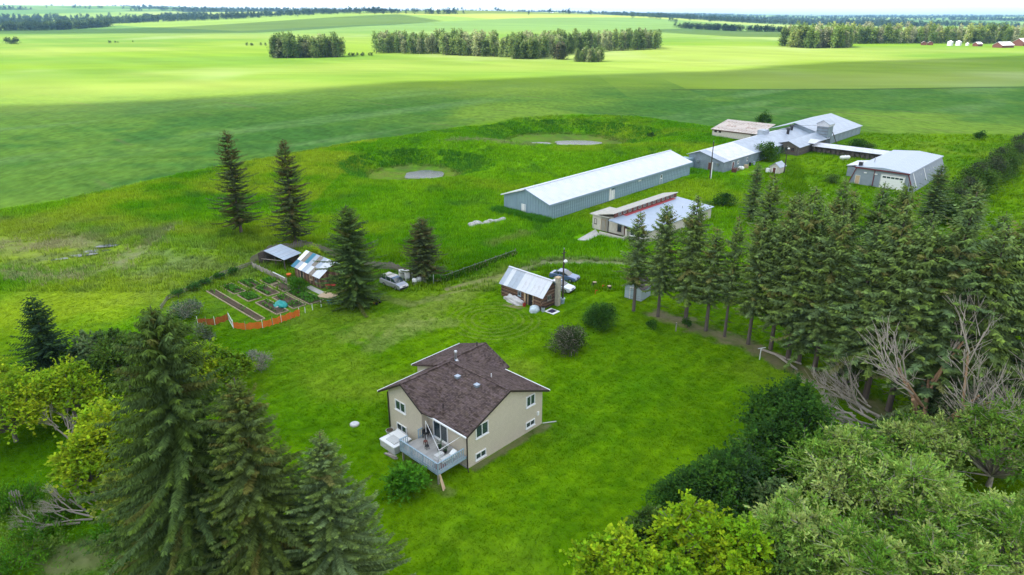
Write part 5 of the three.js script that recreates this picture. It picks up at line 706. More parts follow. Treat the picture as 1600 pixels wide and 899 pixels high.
function makeSpruce(label, x, z, P, H, group, turn = 0) { const o = thing('spruce_tree', label, 'spruce', x, z, turn, group); part(o, 'trunk', P.trunk, BARK); part(o, 'crown', P.crown, NEEDLE); if (P.dead) part(o, 'dead_branches', P.dead, BARK); o.userData.H = H; return o; }
// three standing forms for the windbreak, cloned and scaled
const FORMS = [spruceParts(11, 18, 3.9, { clear: 0.24, shape: 0.62, brown: 0.1, hang: 1.4, gap: 0.42, twig: 1.25, width: 1.35 }), spruceParts(12, 18, 4.2, { clear: 0.28, shape: 0.6, brown: 0.07, hang: 1.4, gap: 0.42, twig: 1.25, width: 1.35 }), spruceParts(13, 18, 3.5, { clear: 0.3, shape: 0.6, brown: 0.14, hang: 1.3, gap: 0.46, n: 5, droop: 0.4, twig: 1.25, width: 1.3 }), spruceParts(14, 18, 4.5, { clear: 0.12, shape: 0.66, brown: 0.08, color: [0.114, 0.176, 0.056], gap: 0.42, twig: 1.25, width: 1.35 })];
const protoSpruce = []; const num = ['first', 'second', 'third', 'fourth', 'fifth', 'sixth', 'seventh', 'eighth', 'ninth', 'tenth', 'eleventh', 'twelfth', 'thirteenth', 'fourteenth', 'fifteenth', 'sixteenth', 'seventeenth', 'eighteenth', 'nineteenth'];
function spruceAt(label, bxp, byp, top, form, group, wide = 1) {
  const [x, z] = G(bxp, byp), H = heightOf(bxp, byp, top), s = H / 18, turn = (bxp * 0.37 + byp) % 6.28; let o;
  if (!protoSpruce[form]) { o = protoSpruce[form] = makeSpruce(label, x, z, FORMS[form], 18, group, turn); o.scale.set(s * wide, s, s * wide); } else { o = copyOf(protoSpruce[form], label, x, z, turn, s * wide, s); o.userData.group = group; }
  delete o.userData.H; return o;
}
const front = [[990, 486, 330, 2, 0.95], [1028, 495, 318, 1, 0.85], [1071, 504, 305, 0, 0.95], [1103, 517, 354, 2, 1.05], [1132, 526, 337, 2, 0.7], [1169, 538, 338, 1, 0.85], [1204, 546, 306, 0, 0.85], [1231, 562, 291, 0, 0.9], [1248, 568, 322, 3, 0.8], [1272, 580, 330, 1, 0.9], [1322, 604, 345, 3, 1.0], [1352, 622, 318, 0, 0.9], [1388, 642, 352, 1, 0.95], [1436, 655, 300, 3, 0.9], [1490, 662, 352, 0, 0.95], [1530, 650, 330, 1, 0.9], [1590, 660, 372, 3, 0.95]];
front.forEach(([x, y, t, f, w], i) => spruceAt(i === 0 ? 'slim spruce at the near end of the windbreak, before the pale blue shed' : `${num[i]} spruce in the front row of the windbreak, counted from the log shed`, x, y, t, f, 'front row of windbreak spruces', w));
const second = [[1182, 470, 272, 2, 0.9], [1222, 488, 300, 1, 0.8], [1282, 500, 278, 0, 0.85], [1296, 515, 296, 2, 0.8], [1335, 520, 283, 3, 0.8], [1365, 532, 285, 1, 0.85], [1410, 540, 330, 3, 0.9], [1455, 545, 340, 0, 0.95], [1510, 560, 330, 3, 0.95], [1570, 560, 345, 1, 0.95]];
second.forEach(([x, y, t, f, w], i) => spruceAt(`${num[i]} spruce from the left in the rear row of the windbreak`, x, y, t, f, 'rear row of windbreak spruces', w));
spruceAt('young spruce standing alone on the grass before the barns', 1173, 347, 253, 3, undefined, 0.95);
spruceAt('broad blue-green spruce in front of the workshop', 1452, 350, 256, 3, undefined, 1.35); spruceAt('dark spruce behind the right end of the windbreak', 1505, 385, 285, 1, undefined, 1.15);
// single spruces on the left
{
  const one = (label, bxp, byp, top, seed, R, o) => { const [x, z] = G(bxp, byp), H = heightOf(bxp, byp, top); const t = makeSpruce(label, x, z, spruceParts(seed, H, R, o), H); delete t.userData.H; return t; };
  one('tall brown-tinged spruce standing in the grass, left of the pair', 377, 366, 205, 21, 5.0, { clear: 0.12, shape: 0.55, brown: 0.4, gap: 0.5, droop: 0.35, color: [0.070, 0.094, 0.030], fine: 0.95, twig: 1.2, width: 1.3 });
  one('tall brown-tinged spruce behind the garden fence, right of the pair', 462, 384, 217, 22, 5.2, { clear: 0.1, shape: 0.6, brown: 0.42, gap: 0.5, droop: 0.35, color: [0.070, 0.094, 0.030], fine: 0.95, twig: 1.2, width: 1.3 });
  one('broad full spruce beside the garden shed', 556, 474, 320, 23, 5.6, { clear: 0.03, brown: 0.1, gap: 0.34, shape: 0.66, n: 8, color: [0.064, 0.108, 0.026], twig: 1.2, width: 1.2 });
  one('shorter full spruce beside the white appliances', 663, 434, 340, 24, 4.0, { clear: 0.02, brown: 0.3, gap: 0.28, shape: 0.58, n: 8, color: [0.070, 0.095, 0.032], twig: 1.1, width: 1.2 });
  one('huge shaggy spruce in the left foreground', 325, 905, 478, 25, 8.0, { clear: 0.02, brown: 0.08, gap: 0.34, shape: 0.72, n: 9, fine: 2.3, twig: 0.95, droop: 0.95, hang: 1.9, color: [0.064, 0.104, 0.024], width: 0.75 });
  one('spruce fused to the right side of the huge left one', 425, 935, 590, 26, 6.2, { clear: 0.02, brown: 0.08, gap: 0.32, shape: 0.75, n: 9, fine: 2.3, twig: 0.9, droop: 0.7, hang: 1.3, color: [0.080, 0.114, 0.026], width: 0.75 });
  one('blue-green spruce at the bottom left of the house', 532, 935, 676, 27, 5.0, { clear: 0.02, brown: 0.02, gap: 0.32, shape: 0.8, n: 9, fine: 2.3, twig: 0.8, droop: 0.3, hang: 0.8, color: [0.110, 0.160, 0.046], width: 0.8 });
  one('dark spruce at the far left edge', 88, 605, 463, 28, 4.2, { clear: 0.02, brown: 0.02, gap: 0.34, shape: 0.7, n: 8, color: [0.026, 0.052, 0.020], width: 1.2 });
}
// broad-leaved trees and shrubs: limbs to lobes, lobes full of leaves
function leafyParts(seed, o) {
  const r = rng(seed), pos = [], col = [], limbs = [], { h, r: R, trunk = h * 0.3, lobes = 12, leaves = 700, leaf = 0.3, narrow = 0.42, cols, lobe = 0.42, twigs = 0, hang = 0 } = o;
  for (let i = 0; i < lobes; i++) {
    const a = i * 2.4 + r(), e = Math.sqrt((i + 0.6) / lobes), t = r(), cx = Math.cos(a) * R * e * 0.72, cz = Math.sin(a) * R * e * 0.72, cy = trunk + (h - trunk) * (0.26 + 0.52 * (1 - e * e) + 0.42 * (t - 0.5)), lr = R * lobe * (0.55 + 0.9 * r()), ly = lr * (o.tall ?? 0.85);
    if (trunk > 0.4) { const m = [cx * 0.45 + (r() - 0.5) * 0.5, trunk + (cy - trunk) * 0.35, cz * 0.45 + (r() - 0.5) * 0.5]; limbs.push(rod([0, trunk * 0.8, 0], m, h * 0.013 + 0.02, h * 0.008 + 0.01, 5), rod(m, [cx, cy, cz], h * 0.008 + 0.01, 0.02, 5)); }
    const lc = cols[Math.floor(r() * cols.length)];
    if (o.spray) {                                                 // leaves along outward-reaching sprigs
      for (let k = 0; k < leaves / o.spray; k++) {
        const u = Math.min(1, r() * 1.7 - 0.55), th = r() * 6.283, s = Math.sqrt(Math.max(0, 1 - u * u)), len = lr * (0.7 + 0.95 * r()), dx = s * Math.cos(th), dz = s * Math.sin(th), sag = (o.sag ?? 0.3) * len * r(), cv = 0.7 + 0.6 * r();
        for (let q = 0; q < o.spray; q++) {
          const f = 0.2 + 0.8 * (q + r()) / o.spray, j = 0.16 * lr, p = [cx + dx * len * f + (r() - 0.5) * j, cy + u * (o.tall ?? 0.85) * len * f - sag * f * f + (r() - 0.5) * j, cz + dz * len * f + (r() - 0.5) * j]; if (p[1] < 0.1) continue;
          let ax = dx + (r() - 0.5) * 1.8, ay = u * 0.5 + (r() - 0.5) * 1.2 + 0.1 - hang, az = dz + (r() - 0.5) * 1.8; const L = Math.hypot(ax, ay, az) || 1, g = leaf * (0.65 + 0.7 * r()); ax *= g / L; ay *= g / L; az *= g / L;
          const sx = -az, sy = (r() - 0.5) * g * 1.2, sz = ax, sl = Math.hypot(sx, sy, sz) || 1, v = cv * (0.75 + 0.5 * r());
          lozenge(pos, col, p, [ax, ay, az], sx / sl, sy / sl, sz / sl, g * narrow, [lc[0] * v * (0.85 + 0.3 * r()), lc[1] * v, lc[2] * v], 0.15);
        }
        if (o.bareTip && r() < o.bareTip) limbs.push(rod([cx + dx * len * 0.3, cy + u * len * 0.26, cz + dz * len * 0.3], [cx + dx * len * 1.05, cy + u * (o.tall ?? 0.85) * len * 1.05 - sag * 0.9, cz + dz * len * 1.05], 0.022, 0.008, 4));
      }
    } else for (let k = 0; k < leaves; k++) {
      const u = r() * 2 - 1, th = r() * 6.283, rad = Math.pow(r(), 0.45) * (0.72 + 0.6 * vn(th * 1.6 + i * 5, u * 3 + i)) * (r() < 0.08 ? 1.35 : 1), s = Math.sqrt(1 - u * u), nx = s * Math.cos(th), nz = s * Math.sin(th), p = [cx + nx * lr * rad, cy + u * ly * rad, cz + nz * lr * rad];
      if (p[1] < 0.1) continue;
      let dx = nx + (r() - 0.5) * 1.6, dy = u * 0.6 + (r() - 0.5) * 1.2 + 0.15 - hang, dz = nz + (r() - 0.5) * 1.6; const L = Math.hypot(dx, dy, dz), q = leaf * (0.7 + 0.6 * r()); dx *= q / L; dy *= q / L; dz *= q / L;
      let sx = -dz + (r() - 0.5) * q * 0.8, sy = (r() - 0.5) * q * 0.9, sz = dx + (r() - 0.5) * q * 0.8; const sl = Math.hypot(sx, sy, sz) || 1, v = 0.65 + 0.7 * r();
      lozenge(pos, col, p, [dx, dy, dz], sx / sl, sy / sl, sz / sl, q * narrow, [lc[0] * v * (0.85 + 0.3 * r()), lc[1] * v, lc[2] * v], 0.15);
    }
    for (let k = 0; k < twigs; k++) { const th = r() * 6.283, u = r() * 1.4 - 0.4, s = Math.sqrt(Math.max(0, 1 - u * u)), f = 0.9 + 0.35 * r(); limbs.push(rod([cx + 0.4 * lr * s * Math.cos(th), cy + 0.4 * ly * u, cz + 0.4 * lr * s * Math.sin(th)], [cx + f * lr * s * Math.cos(th + 0.3), cy + f * ly * u, cz + f * lr * s * Math.sin(th + 0.3)], 0.03, 0.01, 4)); }
  }
  const t = trunk > 0.4 ? new THREE.CylinderGeometry(h * 0.015 + 0.03, h * 0.024 + 0.05, trunk, 8, 2).translate(0, trunk / 2, 0) : null;
  return { crown: soft(soup(pos, col), 0.34, 0.7), trunk: t, limbs: limbs.length ? join(limbs) : null };
}
const YG = [[0.26, 0.39, 0.014], [0.20, 0.34, 0.014], [0.33, 0.43, 0.016]], MG = [[0.08, 0.15, 0.02], [0.10, 0.18, 0.024], [0.065, 0.125, 0.02]], DG = [[0.048, 0.125, 0.016], [0.068, 0.160, 0.018], [0.042, 0.105, 0.018]], WG = [[0.29, 0.42, 0.075], [0.22, 0.37, 0.05], [0.37, 0.47, 0.12], [0.12, 0.25, 0.024]], LG = [[0.06, 0.20, 0.012], [0.09, 0.25, 0.015]], GG = [[0.10, 0.12, 0.06], [0.065, 0.09, 0.035]], SV = [[0.17, 0.20, 0.14], [0.12, 0.16, 0.09]];
function plant(name, label, cat, x, z, P, bark = BARK, group, turn = 0) { const o = thing(name, label, cat, x, z, turn, group); if (P.trunk) part(o, 'trunk', P.trunk, bark); if (P.limbs) part(o, P.trunk ? 'limbs' : 'stems', P.limbs, bark); part(o, cat === 'tree' ? 'crown' : 'foliage', P.crown, LEAF); return o; }
{
  const at = (name, label, cat, px, py, seed, o, bark, group) => { const [x, z] = G(px, py); return plant(name, label, cat, x, z, leafyParts(seed, o), bark, group); };
  const stems = o => ({ trunk: 0.45, ...o });
  // lawn shrubs
  at('lawn_shrub', 'round shrub with grey twig tips on the lawn below the log shed', 'shrub', 887, 546, 31, stems({ h: 2.6, r: 2.5, lobes: 12, leaves: 420, leaf: 0.2, cols: [[0.045, 0.08, 0.016], [0.06, 0.085, 0.03], [0.09, 0.095, 0.055]], twigs: 14 }), DEAD);
  at('lawn_shrub', 'dense dark green shrub on the lawn nearer the windbreak', 'shrub', 938, 511, 32, stems({ h: 3.2, r: 2.4, lobes: 13, leaves: 520, leaf: 0.2, cols: DG }));
  at('lilac_bush', 'fresh green bush beside the deck', 'bush', 637, 768, 33, stems({ h: 2.3, r: 2.0, lobes: 16, leaves: 300, leaf: 0.22, narrow: 0.5, spray: 10, cols: LG }));
  at('garden_bush', 'leafy green bush before the garden shed', 'bush', 466, 455, 34, stems({ h: 1.9, r: 1.6, lobes: 8, leaves: 320, leaf: 0.22, narrow: 0.18, cols: [[0.055, 0.17, 0.014], [0.07, 0.2, 0.016]], hang: -0.9 }));
  at('garden_bush', 'yellow-green bush behind the garden lean-to', 'bush', 487, 404, 35, stems({ h: 2.2, r: 2.0, lobes: 8, leaves: 300, leaf: 0.22, cols: YG })); at('garden_bush', 'green weeds against the metal post right of the appliances', 'bush', 683, 441, 36, stems({ h: 1.1, r: 1.3, lobes: 7, leaves: 200, leaf: 0.2, narrow: 0.2, cols: LG, hang: -0.8 }));
  at('barn_tree', 'round green tree against the long barn', 'tree', 1198, 250, 37, { h: 4.6, r: 4.0, trunk: 0.9, lobes: 14, leaves: 420, leaf: 0.34, cols: [[0.06, 0.15, 0.014], [0.085, 0.18, 0.016]] });
  at('barn_shrub', 'dark shrub on the right beyond the elevator tower', 'shrub', 1340, 237, 38, stems({ h: 3.4, r: 3.6, lobes: 10, leaves: 320, leaf: 0.34, cols: DG })); at('barn_shrub', 'smaller green shrub next to the dark one near the workshop', 'shrub', 1355, 238, 39, stems({ h: 2.6, r: 2.2, lobes: 8, leaves: 260, leaf: 0.3, cols: MG })); at('barn_shrub', 'small dark tree behind the rusty barn', 'shrub', 1192, 197, 45, stems({ h: 4.5, r: 3.4, lobes: 9, leaves: 260, leaf: 0.4, cols: DG }));
  at('yard_shrub', 'dark shrub on the grass between the white house and the barns', 'shrub', 1130, 322, 40, stems({ h: 2.8, r: 2.6, lobes: 10, leaves: 320, leaf: 0.26, cols: DG })); at('yard_shrub', 'low weedy shrub in front of the workshop', 'shrub', 1300, 285, 46, stems({ h: 1.2, r: 2.4, lobes: 8, leaves: 220, leaf: 0.26, cols: MG })); at('yard_shrub', 'round grey-green shrub among the rear windbreak', 'shrub', 1440, 400, 47, stems({ h: 4.5, r: 4, lobes: 12, leaves: 360, leaf: 0.32, cols: GG }));
  at('yard_shrub', 'small dark shrub in the pasture below the far pond', 'shrub', 1018, 208, 48, stems({ h: 1.9, r: 1.7, lobes: 6, leaves: 180, leaf: 0.3, cols: DG })); at('yard_shrub', 'small lone shrub in the pasture right of the workshop', 'shrub', 1530, 218, 49, stems({ h: 2.6, r: 2.2, lobes: 7, leaves: 200, leaf: 0.34, cols: DG }));
  for (const [px, py, l] of [[1012, 513, 'second'], [1066, 512, 'third']]) at('low_shrub', `tiny dark shrub at the foot of the ${l} windbreak spruce`, 'shrub', px + 8, py, 50 + px, stems({ h: 0.9, r: 0.9, lobes: 5, leaves: 150, leaf: 0.16, cols: DG }));
  // silvery shrubs by the garden
  at('silver_shrub', 'pale grey-leaved shrub on the lawn edge below the orange fence', 'shrub', 404, 578, 41, stems({ h: 2.4, r: 1.9, lobes: 10, leaves: 90, leaf: 0.18, cols: SV, twigs: 26 }), DEAD); at('silver_shrub', 'silvery shrub between the picket fence and the red snow fence', 'shrub', 292, 496, 42, stems({ h: 1.9, r: 2.6, lobes: 11, leaves: 220, leaf: 0.2, cols: [...SV, [0.05, 0.13, 0.04]], twigs: 10 }), DEAD); at('silver_shrub', 'silvery weeds right below the red snow fence', 'shrub', 318, 528, 43, stems({ h: 1.7, r: 1.9, lobes: 9, leaves: 200, leaf: 0.2, cols: [...SV, ...MG], twigs: 8 }), DEAD);
  // left cluster
  const left = [['yellow-green tree at the left edge, largest crown', 25, 690, 7.0, 5.4, YG], ['yellow-green tree in front of the dark spruce', 118, 655, 6.2, 4.6, YG], ['mid-green tree between the dark spruce and the huge spruce', 205, 612, 7.2, 4.6, MG], ['bright green tree right behind the huge spruce', 362, 612, 5.0, 3.0, [[0.14, 0.26, 0.014], [0.18, 0.29, 0.016]]], ['yellow-green tree against the left side of the huge spruce', 190, 735, 7.0, 4.2, YG], ['small dark tree behind the silvery shrubs', 268, 556, 4.8, 3.2, MG], ['olive tree low beside the fallen grey branches', 222, 815, 5.0, 3.2, [[0.15, 0.20, 0.03], [0.19, 0.24, 0.03]]], ['yellow-green tree just behind the top of the huge spruce', 325, 612, 5.6, 3.6, YG], ['grey-green tree rising left of the huge spruce top', 160, 600, 6.4, 3.6, [[0.10, 0.17, 0.05], [0.13, 0.19, 0.07]]], ['yellow-green tree low in front of the left-edge tree', 145, 770, 5.2, 3.4, YG], ['yellow-green tree cut by the left edge', -40, 640, 6.5, 4.6, YG]].map(([l, px, py, h, r, cols]) => [l, px, py, { h, r, cols, trunk: h * 0.24, lobes: 34, leaves: 250, leaf: 0.3, lobe: 0.27, spray: 11, bareTip: 0.08 }]);
  left.forEach(([l, px, py, o], i) => at('orchard_tree', l, 'tree', px, py, 60 + i, o, GREYBARK));
  [['rank green weeds at the bottom left corner', 40, 880, 1.3, 3.4], ['rank green weeds under the wooden trellis', 70, 825, 1.0, 2.6], ['rank green weeds left of the tan patch of ground', 15, 800, 1.1, 2.8], ['leafy undergrowth at the foot of the huge spruce', 190, 850, 1.4, 2.4], ['leafy undergrowth at the bottom edge before the huge spruce', 215, 900, 1.3, 2.4]].forEach(([l, px, py, h, r], i) => at('weed_patch', l, 'weeds', px, py, 140 + i, stems({ h, r, lobes: 16, leaves: 240, leaf: 0.24, narrow: 0.25, hang: -0.6, spray: 10, cols: [[0.07, 0.20, 0.012], [0.10, 0.24, 0.012], [0.13, 0.22, 0.03]] })));
  for (const [x, z, k] of [[-12.4, -9.6, 'first'], [-9.6, -10.6, 'second'], [-7.4, -11.5, 'third'], [-4.6, -12.7, 'fourth'], [-2.0, -13.4, 'fifth']]) { const w = toWorld(GO, x, z); plant('weed_patch', `${k} clump of dark weeds inside the picket fence, from its near end`, 'weeds', w[0], w[1], leafyParts(160 + Math.round(x * 3), stems({ h: 0.9, r: 1.1, lobes: 8, leaves: 130, leaf: 0.2, narrow: 0.22, hang: -0.6, spray: 8, cols: [[0.05, 0.14, 0.02], [0.06, 0.16, 0.03]] }))); }
  // right: dark round shrubs on the lawn's edge
  at('round_tree', 'dark round-crowned tree at the lawn edge, farthest of the dark trio', 'tree', 1228, 712, 71, { h: 7.4, r: 5.6, trunk: 0.8, lobes: 64, leaves: 330, leaf: 0.25, lobe: 0.22, spray: 11, cols: DG }); at('round_tree', 'dark spreading tree in front of the round one', 'tree', 1135, 790, 72, { h: 5.2, r: 4.2, trunk: 0.7, lobes: 50, leaves: 290, leaf: 0.24, lobe: 0.26, spray: 11, cols: [...DG, [0.04, 0.08, 0.026]] }); at('round_tree', 'small dark tree at the lawn edge above the lime trees', 'tree', 1062, 800, 73, { h: 3.6, r: 2.8, trunk: 0.6, lobes: 12, leaves: 600, leaf: 0.22, cols: DG });
  // lime-green maples at the bottom
  [['lime-green tree at the bottom edge, leftmost', 960, 925, 4.6, 3.6], ['lime-green tree with grey twigs, tallest of the lime group', 1078, 890, 6.2, 3.4], ['lime-green tree rightmost of the lime group', 1150, 935, 6.2, 3.2], ['small lime-green tree at the very bottom of the lime group', 1030, 955, 4.4, 3.4]].forEach(([l, px, py, h, r], i) => at('lime_tree', l, 'tree', px, py, 80 + i, { h, r, trunk: 1.2, lobes: 40, leaves: 260, leaf: 0.26, narrow: 0.5, spray: 12, cols: [[0.25, 0.41, 0.012], [0.19, 0.36, 0.012], [0.31, 0.43, 0.014]], twigs: i === 1 ? 5 : 1, lobe: 0.25 }, GREYBARK));
  // willows filling the lower right
  [['grey-green willow nearest the dark round tree', 1310, 800, 7.6, 5.4], ['willow on the right edge above the others', 1545, 760, 8.6, 6.2], ['willow in the middle of the lower right mass', 1410, 870, 8.0, 6.0], ['willow leftmost of the lower right mass', 1235, 900, 6.6, 4.6], ['willow at the bottom right corner', 1580, 930, 8.0, 5.8], ['willow at the bottom edge between the lime trees and the corner', 1340, 965, 6.8, 5.0], ['low willow in the gap before the dead branches', 1430, 735, 5.0, 4.4], ['willow at the bottom edge left of the corner', 1470, 960, 6.8, 5.0]].forEach(([l, px, py, h, r], i) => at('willow_tree', l, 'tree', px, py, 90 + i, { h, r, trunk: 1.4, lobes: 52, leaves: 400, leaf: 0.30, narrow: 0.22, cols: WG, twigs: 2, lobe: 0.22, hang: -0.05, spray: 16, bareTip: 0.3, sag: 0.35 }, DEAD));
  // dark undergrowth between the windbreak and the willows
  [['scrubby tree below the right end of the windbreak', 1500, 690, 6.0, 4.4], ['scrubby tree at the right edge below the windbreak', 1590, 710, 6.2, 4.4], ['grey-green bush at the foot of the bare branches', 1400, 705, 3.6, 3.0]].forEach(([l, px, py, h, r], i) => at('scrub_tree', l, 'tree', px, py, 110 + i, { h, r, trunk: 1.0, lobes: 44, leaves: 260, leaf: 0.25, narrow: 0.35, lobe: 0.26, spray: 13, bareTip: 0.4, cols: [[0.11, 0.17, 0.06], [0.08, 0.14, 0.04], [0.14, 0.18, 0.075]], twigs: 5 }, DEAD));
  [['mid-green bush joining the dark round tree to the willows', 1270, 742, 3.6, 3.4, MG], ['dark bush between the two dark trees at the lawn edge', 1185, 745, 4.2, 3.4, DG], ['dark bush between the spreading dark tree and the lime trees', 1120, 838, 3.6, 3.2, DG], ['grey-green bush between the dark tree and the leftmost willow', 1205, 828, 4.2, 3.4, [[0.10, 0.17, 0.05], [0.13, 0.20, 0.06]]], ['mid-green bush at the lawn edge above the leftmost lime tree', 1020, 852, 2.8, 2.4, MG], ['green bush right of the lime trees at the bottom', 1215, 950, 4.6, 3.4, [[0.13, 0.22, 0.03], [0.10, 0.19, 0.03]]]].forEach(([l, px, py, h, r, cols], i) => at('thicket_bush', l, 'bush', px, py, 170 + i, stems({ h, r, lobes: 30, leaves: 230, leaf: 0.25, lobe: 0.3, spray: 11, bareTip: 0.12, cols }), DEAD));
  // hedgerow running off to the right
  const hp = [leafyParts(130, stems({ h: 4.2, r: 3.8, lobes: 12, leaves: 380, leaf: 0.36, cols: MG })), leafyParts(131, stems({ h: 4.8, r: 4.2, lobes: 13, leaves: 380, leaf: 0.36, cols: [...MG, ...GG] }))], proto = [];
  for (let i = 0; i < 19; i++) { const t = i / 18, px = 1478 + 170 * t, py = 345 - 138 * Math.pow(t, 0.85), [x, z] = G(px, py), l = i === 0 ? 'hedgerow shrub nearest the workshop end of the right-hand hedge' : `${num[i]} shrub of the hedgerow, counted from the windbreak`, g = 'hedgerow shrubs'; if (i < 2) proto.push(plant('hedgerow_shrub', l, 'shrub', x, z, hp[i], BARK, g)); else copyOf(proto[i % 2], l, x, z, i * 1.7, 0.85 + 0.35 * LAT[i + 40]); }
}
// bare grey branches
function bare(name, label, px, py, seed, H, spread, mat, levels = 4, tilt = 0) {
  const r = rng(seed), [x, z] = G(px, py), o = thing(name, label, 'dead tree', x, z), big = [], small = [];
  const grow = (p, d, L, rad, n) => { const q = [p[0] + d[0] * L, Math.max(0.05, p[1] + d[1] * L), p[2] + d[2] * L]; (n >= levels - 1 ? big : small).push(rod(p, q, rad, rad * 0.65, n > 1 ? 6 : 4)); if (n <= 0) return; const k = n > 1 ? 3 : 4; for (let i = 0; i < k; i++) { const e = [d[0] + (r() - 0.5) * spread, d[1] + (r() - 0.35) * spread * 0.6, d[2] + (r() - 0.5) * spread], m = Math.hypot(...e); grow([p[0] + (q[0] - p[0]) * (0.5 + 0.5 * r()), p[1] + (q[1] - p[1]) * (0.5 + 0.5 * r()), p[2] + (q[2] - p[2]) * (0.5 + 0.5 * r())], e.map(v => v / m), L * (0.55 + 0.25 * r()), rad * 0.55, n - 1); } };
  for (let i = 0; i < (tilt ? 5 : 3); i++) { const a = i * 2.1 + r() + (tilt ? 0 : 0), d = tilt ? [-0.9 + 0.5 * r(), 0.10 + 0.3 * r(), 1.5 * (r() - 0.5)] : [0.5 * Math.cos(a), 0.9, 0.5 * Math.sin(a)], m = Math.hypot(...d); grow(tilt ? [(r() - 0.5) * 2.5, 0.15, (r() - 0.5) * 2] : [0, 0.2, 0], d.map(v => v / m), H * (0.35 + 0.12 * r()), H * 0.016 + 0.02, levels); }
  part(o, 'trunk', join(big), mat === 1 ? speck([0.30, 0.19, 0.11], 0.4, [0.6, 0.6], 0.95) : DEAD); part(o, 'branches', join(small), DEAD);
}
bare('dead_tree', 'bare pale-branched tree with an orange-brown trunk below the windbreak', 1440, 690, 5, 15, 1.35, 1); bare('dead_tree', 'bare grey branches reaching left from the foot of the windbreak', 1405, 672, 6, 11, 1.2, 0, 4, 1); bare('dead_tree', 'bare tree at the right edge of the picture', 1585, 745, 7, 14, 1.1, 1); bare('fallen_branches', 'pile of grey fallen branches in the lower left weeds', 140, 815, 8, 5.2, 1.2, 0, 4, 1); bare('dead_tree', 'thin grey dead limb among the yellow-green trees on the left', 110, 690, 12, 5, 1.1, 0, 3);

// ---------------------------------------------------------------- far woods: masses of trees nobody could count
function wood(name, label, spots, kind, cols) {
  const geo = leafyParts(kind === 'poplar' ? 200 : 201, kind === 'poplar' ? { h: 16, r: 3.6, trunk: 1.5, lobes: 12, leaves: 60, leaf: 1.2, narrow: 0.45, cols: [[1, 1, 1]], lobe: 0.5, tall: 1.7 } : { h: 12, r: 5, trunk: 1, lobes: 7, leaves: 26, leaf: 1.9, narrow: 0.5, cols: [[1, 1, 1]], lobe: 0.5 });
  const m = new THREE.InstancedMesh(geo.crown, LEAF, spots.length), d = new THREE.Object3D(), r = rng(spots.length), c = new THREE.Color();
  spots.forEach(([x, z, s], i) => { d.position.set(x, hAt(x, z) - 0.6, z); d.rotation.y = r() * 6.28; d.scale.set(s * (0.8 + 0.4 * r()), s * (0.85 + 0.35 * r()), s * (0.8 + 0.4 * r())); d.updateMatrix(); m.setMatrixAt(i, d.matrix); const q = cols[Math.floor(r() * cols.length)], k = 0.75 + 0.5 * r(); m.setColorAt(i, c.setRGB(q[0] * k, q[1] * k, q[2] * k)); });
  m.name = numbered(name); m.userData = { kind: 'stuff', label, category: 'wood' }; m.castShadow = m.receiveShadow = true; scene.add(m);
  if (kind === 'poplar') { const t = new THREE.InstancedMesh(rod([0, 0, 0], [0, 12, 0], 0.28, 0.12, 5), GREYBARK, spots.length); for (let i = 0; i < spots.length; i++) { const a = new THREE.Matrix4(); m.getMatrixAt(i, a); t.setMatrixAt(i, a); } t.name = 'trunks'; t.userData = { kind: 'stuff' }; m.add(t); }
}
